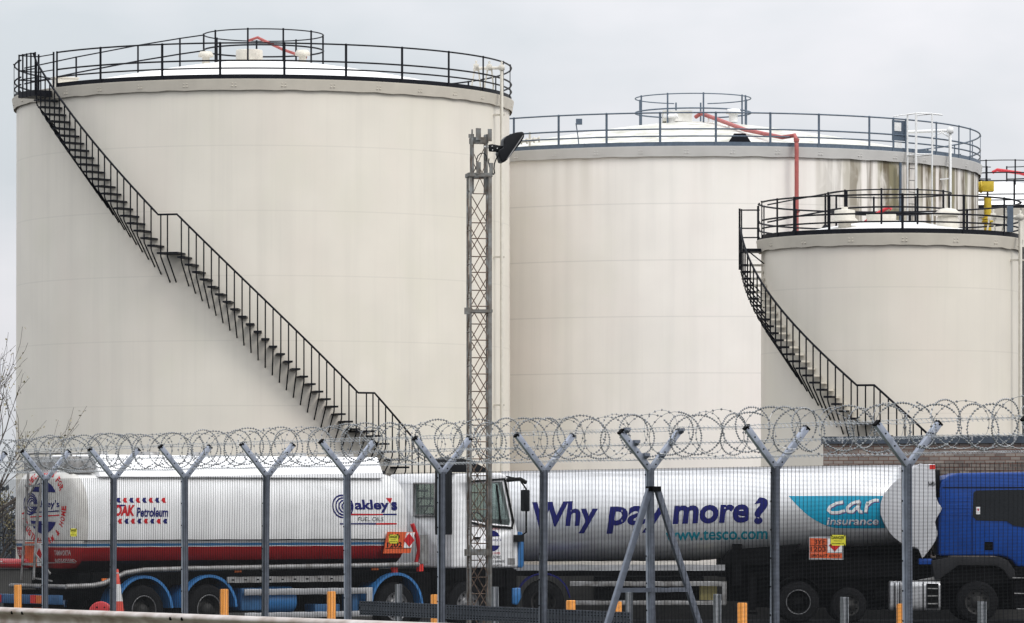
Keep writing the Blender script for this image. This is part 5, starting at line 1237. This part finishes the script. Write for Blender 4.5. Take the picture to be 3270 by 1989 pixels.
# traffic cone on a concrete block, red drum end beside it
Yc = 90.; p = at(372, HZ, Yc)
q = MB(); q.box((-.35,-.3,0), (.35,.3,.52)); o = q.build('concrete_block', M['concrete'], bevel=.02); o.location = (p.x, Yc, 0); tag(o, 'low grey concrete block under the traffic cone', 'block')
cn = thing('traffic_cone', 'red and white traffic cone beside the second fence post', 'traffic cone', (p.x, Yc, .52))
q = MB(); q.box((-.24,-.24,.0), (.24,.24,.035)); q.build('base', M['cone_red'], cn, bevel=.01)
rz_ = lambda z: .175 - (.175-.035)*z/1.03
for a, b, mm, nm in ((.035,.38,'cone_red','body'),(.38,.72,'cone_white','reflective_sleeve'),(.72,1.02,'cone_red','tip')):
    q = MB(); q.lathe([(rz_(a), a), (rz_(b), b)] + ([(0, b)] if nm == 'tip' else []), 24); q.build(nm, M[mm], cn)
q = MB(); q.lathe([(rz_(.93)+.006,.93),(rz_(.93)+.006,.95)], 24); q.build('stripe', M['cone_white'], cn)
p = at(322, HZ, 91.5)
dr = thing('hose_reel', 'red round reel end low beside the traffic cone', 'reel', (p.x, 91.5, 0))
q = MB(); q.lathe([(0,-.04),(.22,-.04),(.25,-.02),(.25,.02),(0,.02)], 32, 'y', (0,0,.62)); q.build('disc', M['brightred'], dr)
q = MB(); q.lathe([(.0,.021),(.12,.021),(.12,.3),(0,.3)], 20, 'y', (0,0,.62)); q.box((-.03,.05,0), (.03,.3,.62)); q.build('stand', M['dark'], dr)
q = MB()
for a in range(0, 360, 60): q.lathe([(0,-.047),(.018,-.045),(.018,-.04)], 8, 'y', (.15*cos(R_(a)), 0, .62+.15*sin(R_(a))))
q.build('bolt', M['dark'], dr)

# ------------------------------------------------------------------ roadside guard rail in front of the fence
s0, s1 = 300., 352.
G0 = Vector(((-120-CX)/s0, F/s0, 0)); G1 = Vector(((1350-CX)/s1, F/s1, 0)); gd = (G1-G0); gl_ = gd.length; gd.normalize()
gt = thing('guard_rail', 'pale zinc roadside crash barrier crossing the lower left corner', 'crash barrier', (G0.x, G0.y, 0), math.atan2(gd.y, gd.x))
zg = EYE - 304/s0
wp = [(.01,.0),(-.055,-.004),(-.085,-.018),(-.095,-.040),(-.088,-.058),(-.03,-.075),(.0,-.10),(0,-.155),(-.02,-.175),(-.075,-.205),(-.088,-.235),(-.080,-.265),(-.045,-.298),(0,-.31)]
seg = 3.2; x = -2; k = 0
while x < gl_+2:
    q = MB(); vs = []
    e = .002*(k % 2)
    for xx in (x, x+seg+.06):
        for (y, z) in wp: vs.append((xx, y-e*1.5, zg+z))
        for (y, z) in wp[::-1]: vs.append((xx, y+.004-e*1.5, zg+z))
    n = len(wp)*2
    q.add(vs, [(i, (i+1)%n, n+(i+1)%n, n+i) for i in range(n)], True); q.add(vs[:n], [tuple(range(n))]); q.add(vs[n:], [tuple(range(n))])
    bmn = q.build('beam', M['guard'], gt)
    q = MB()
    for dx in (.0, .22):
        for z in (-.05, -.26): q.lathe([(0,-.02),(.018,-.016),(.018,.0)], 8, 'y', (x+dx+.05, -.083, zg+z))
    q.build('bolt', M['dark'], bmn)
    q = MB(); q.box((x+1.5, .01, .8), (x+1.56, .12, zg-.02)); q.build('post', M['galv'], gt)
    x += seg; k += 1
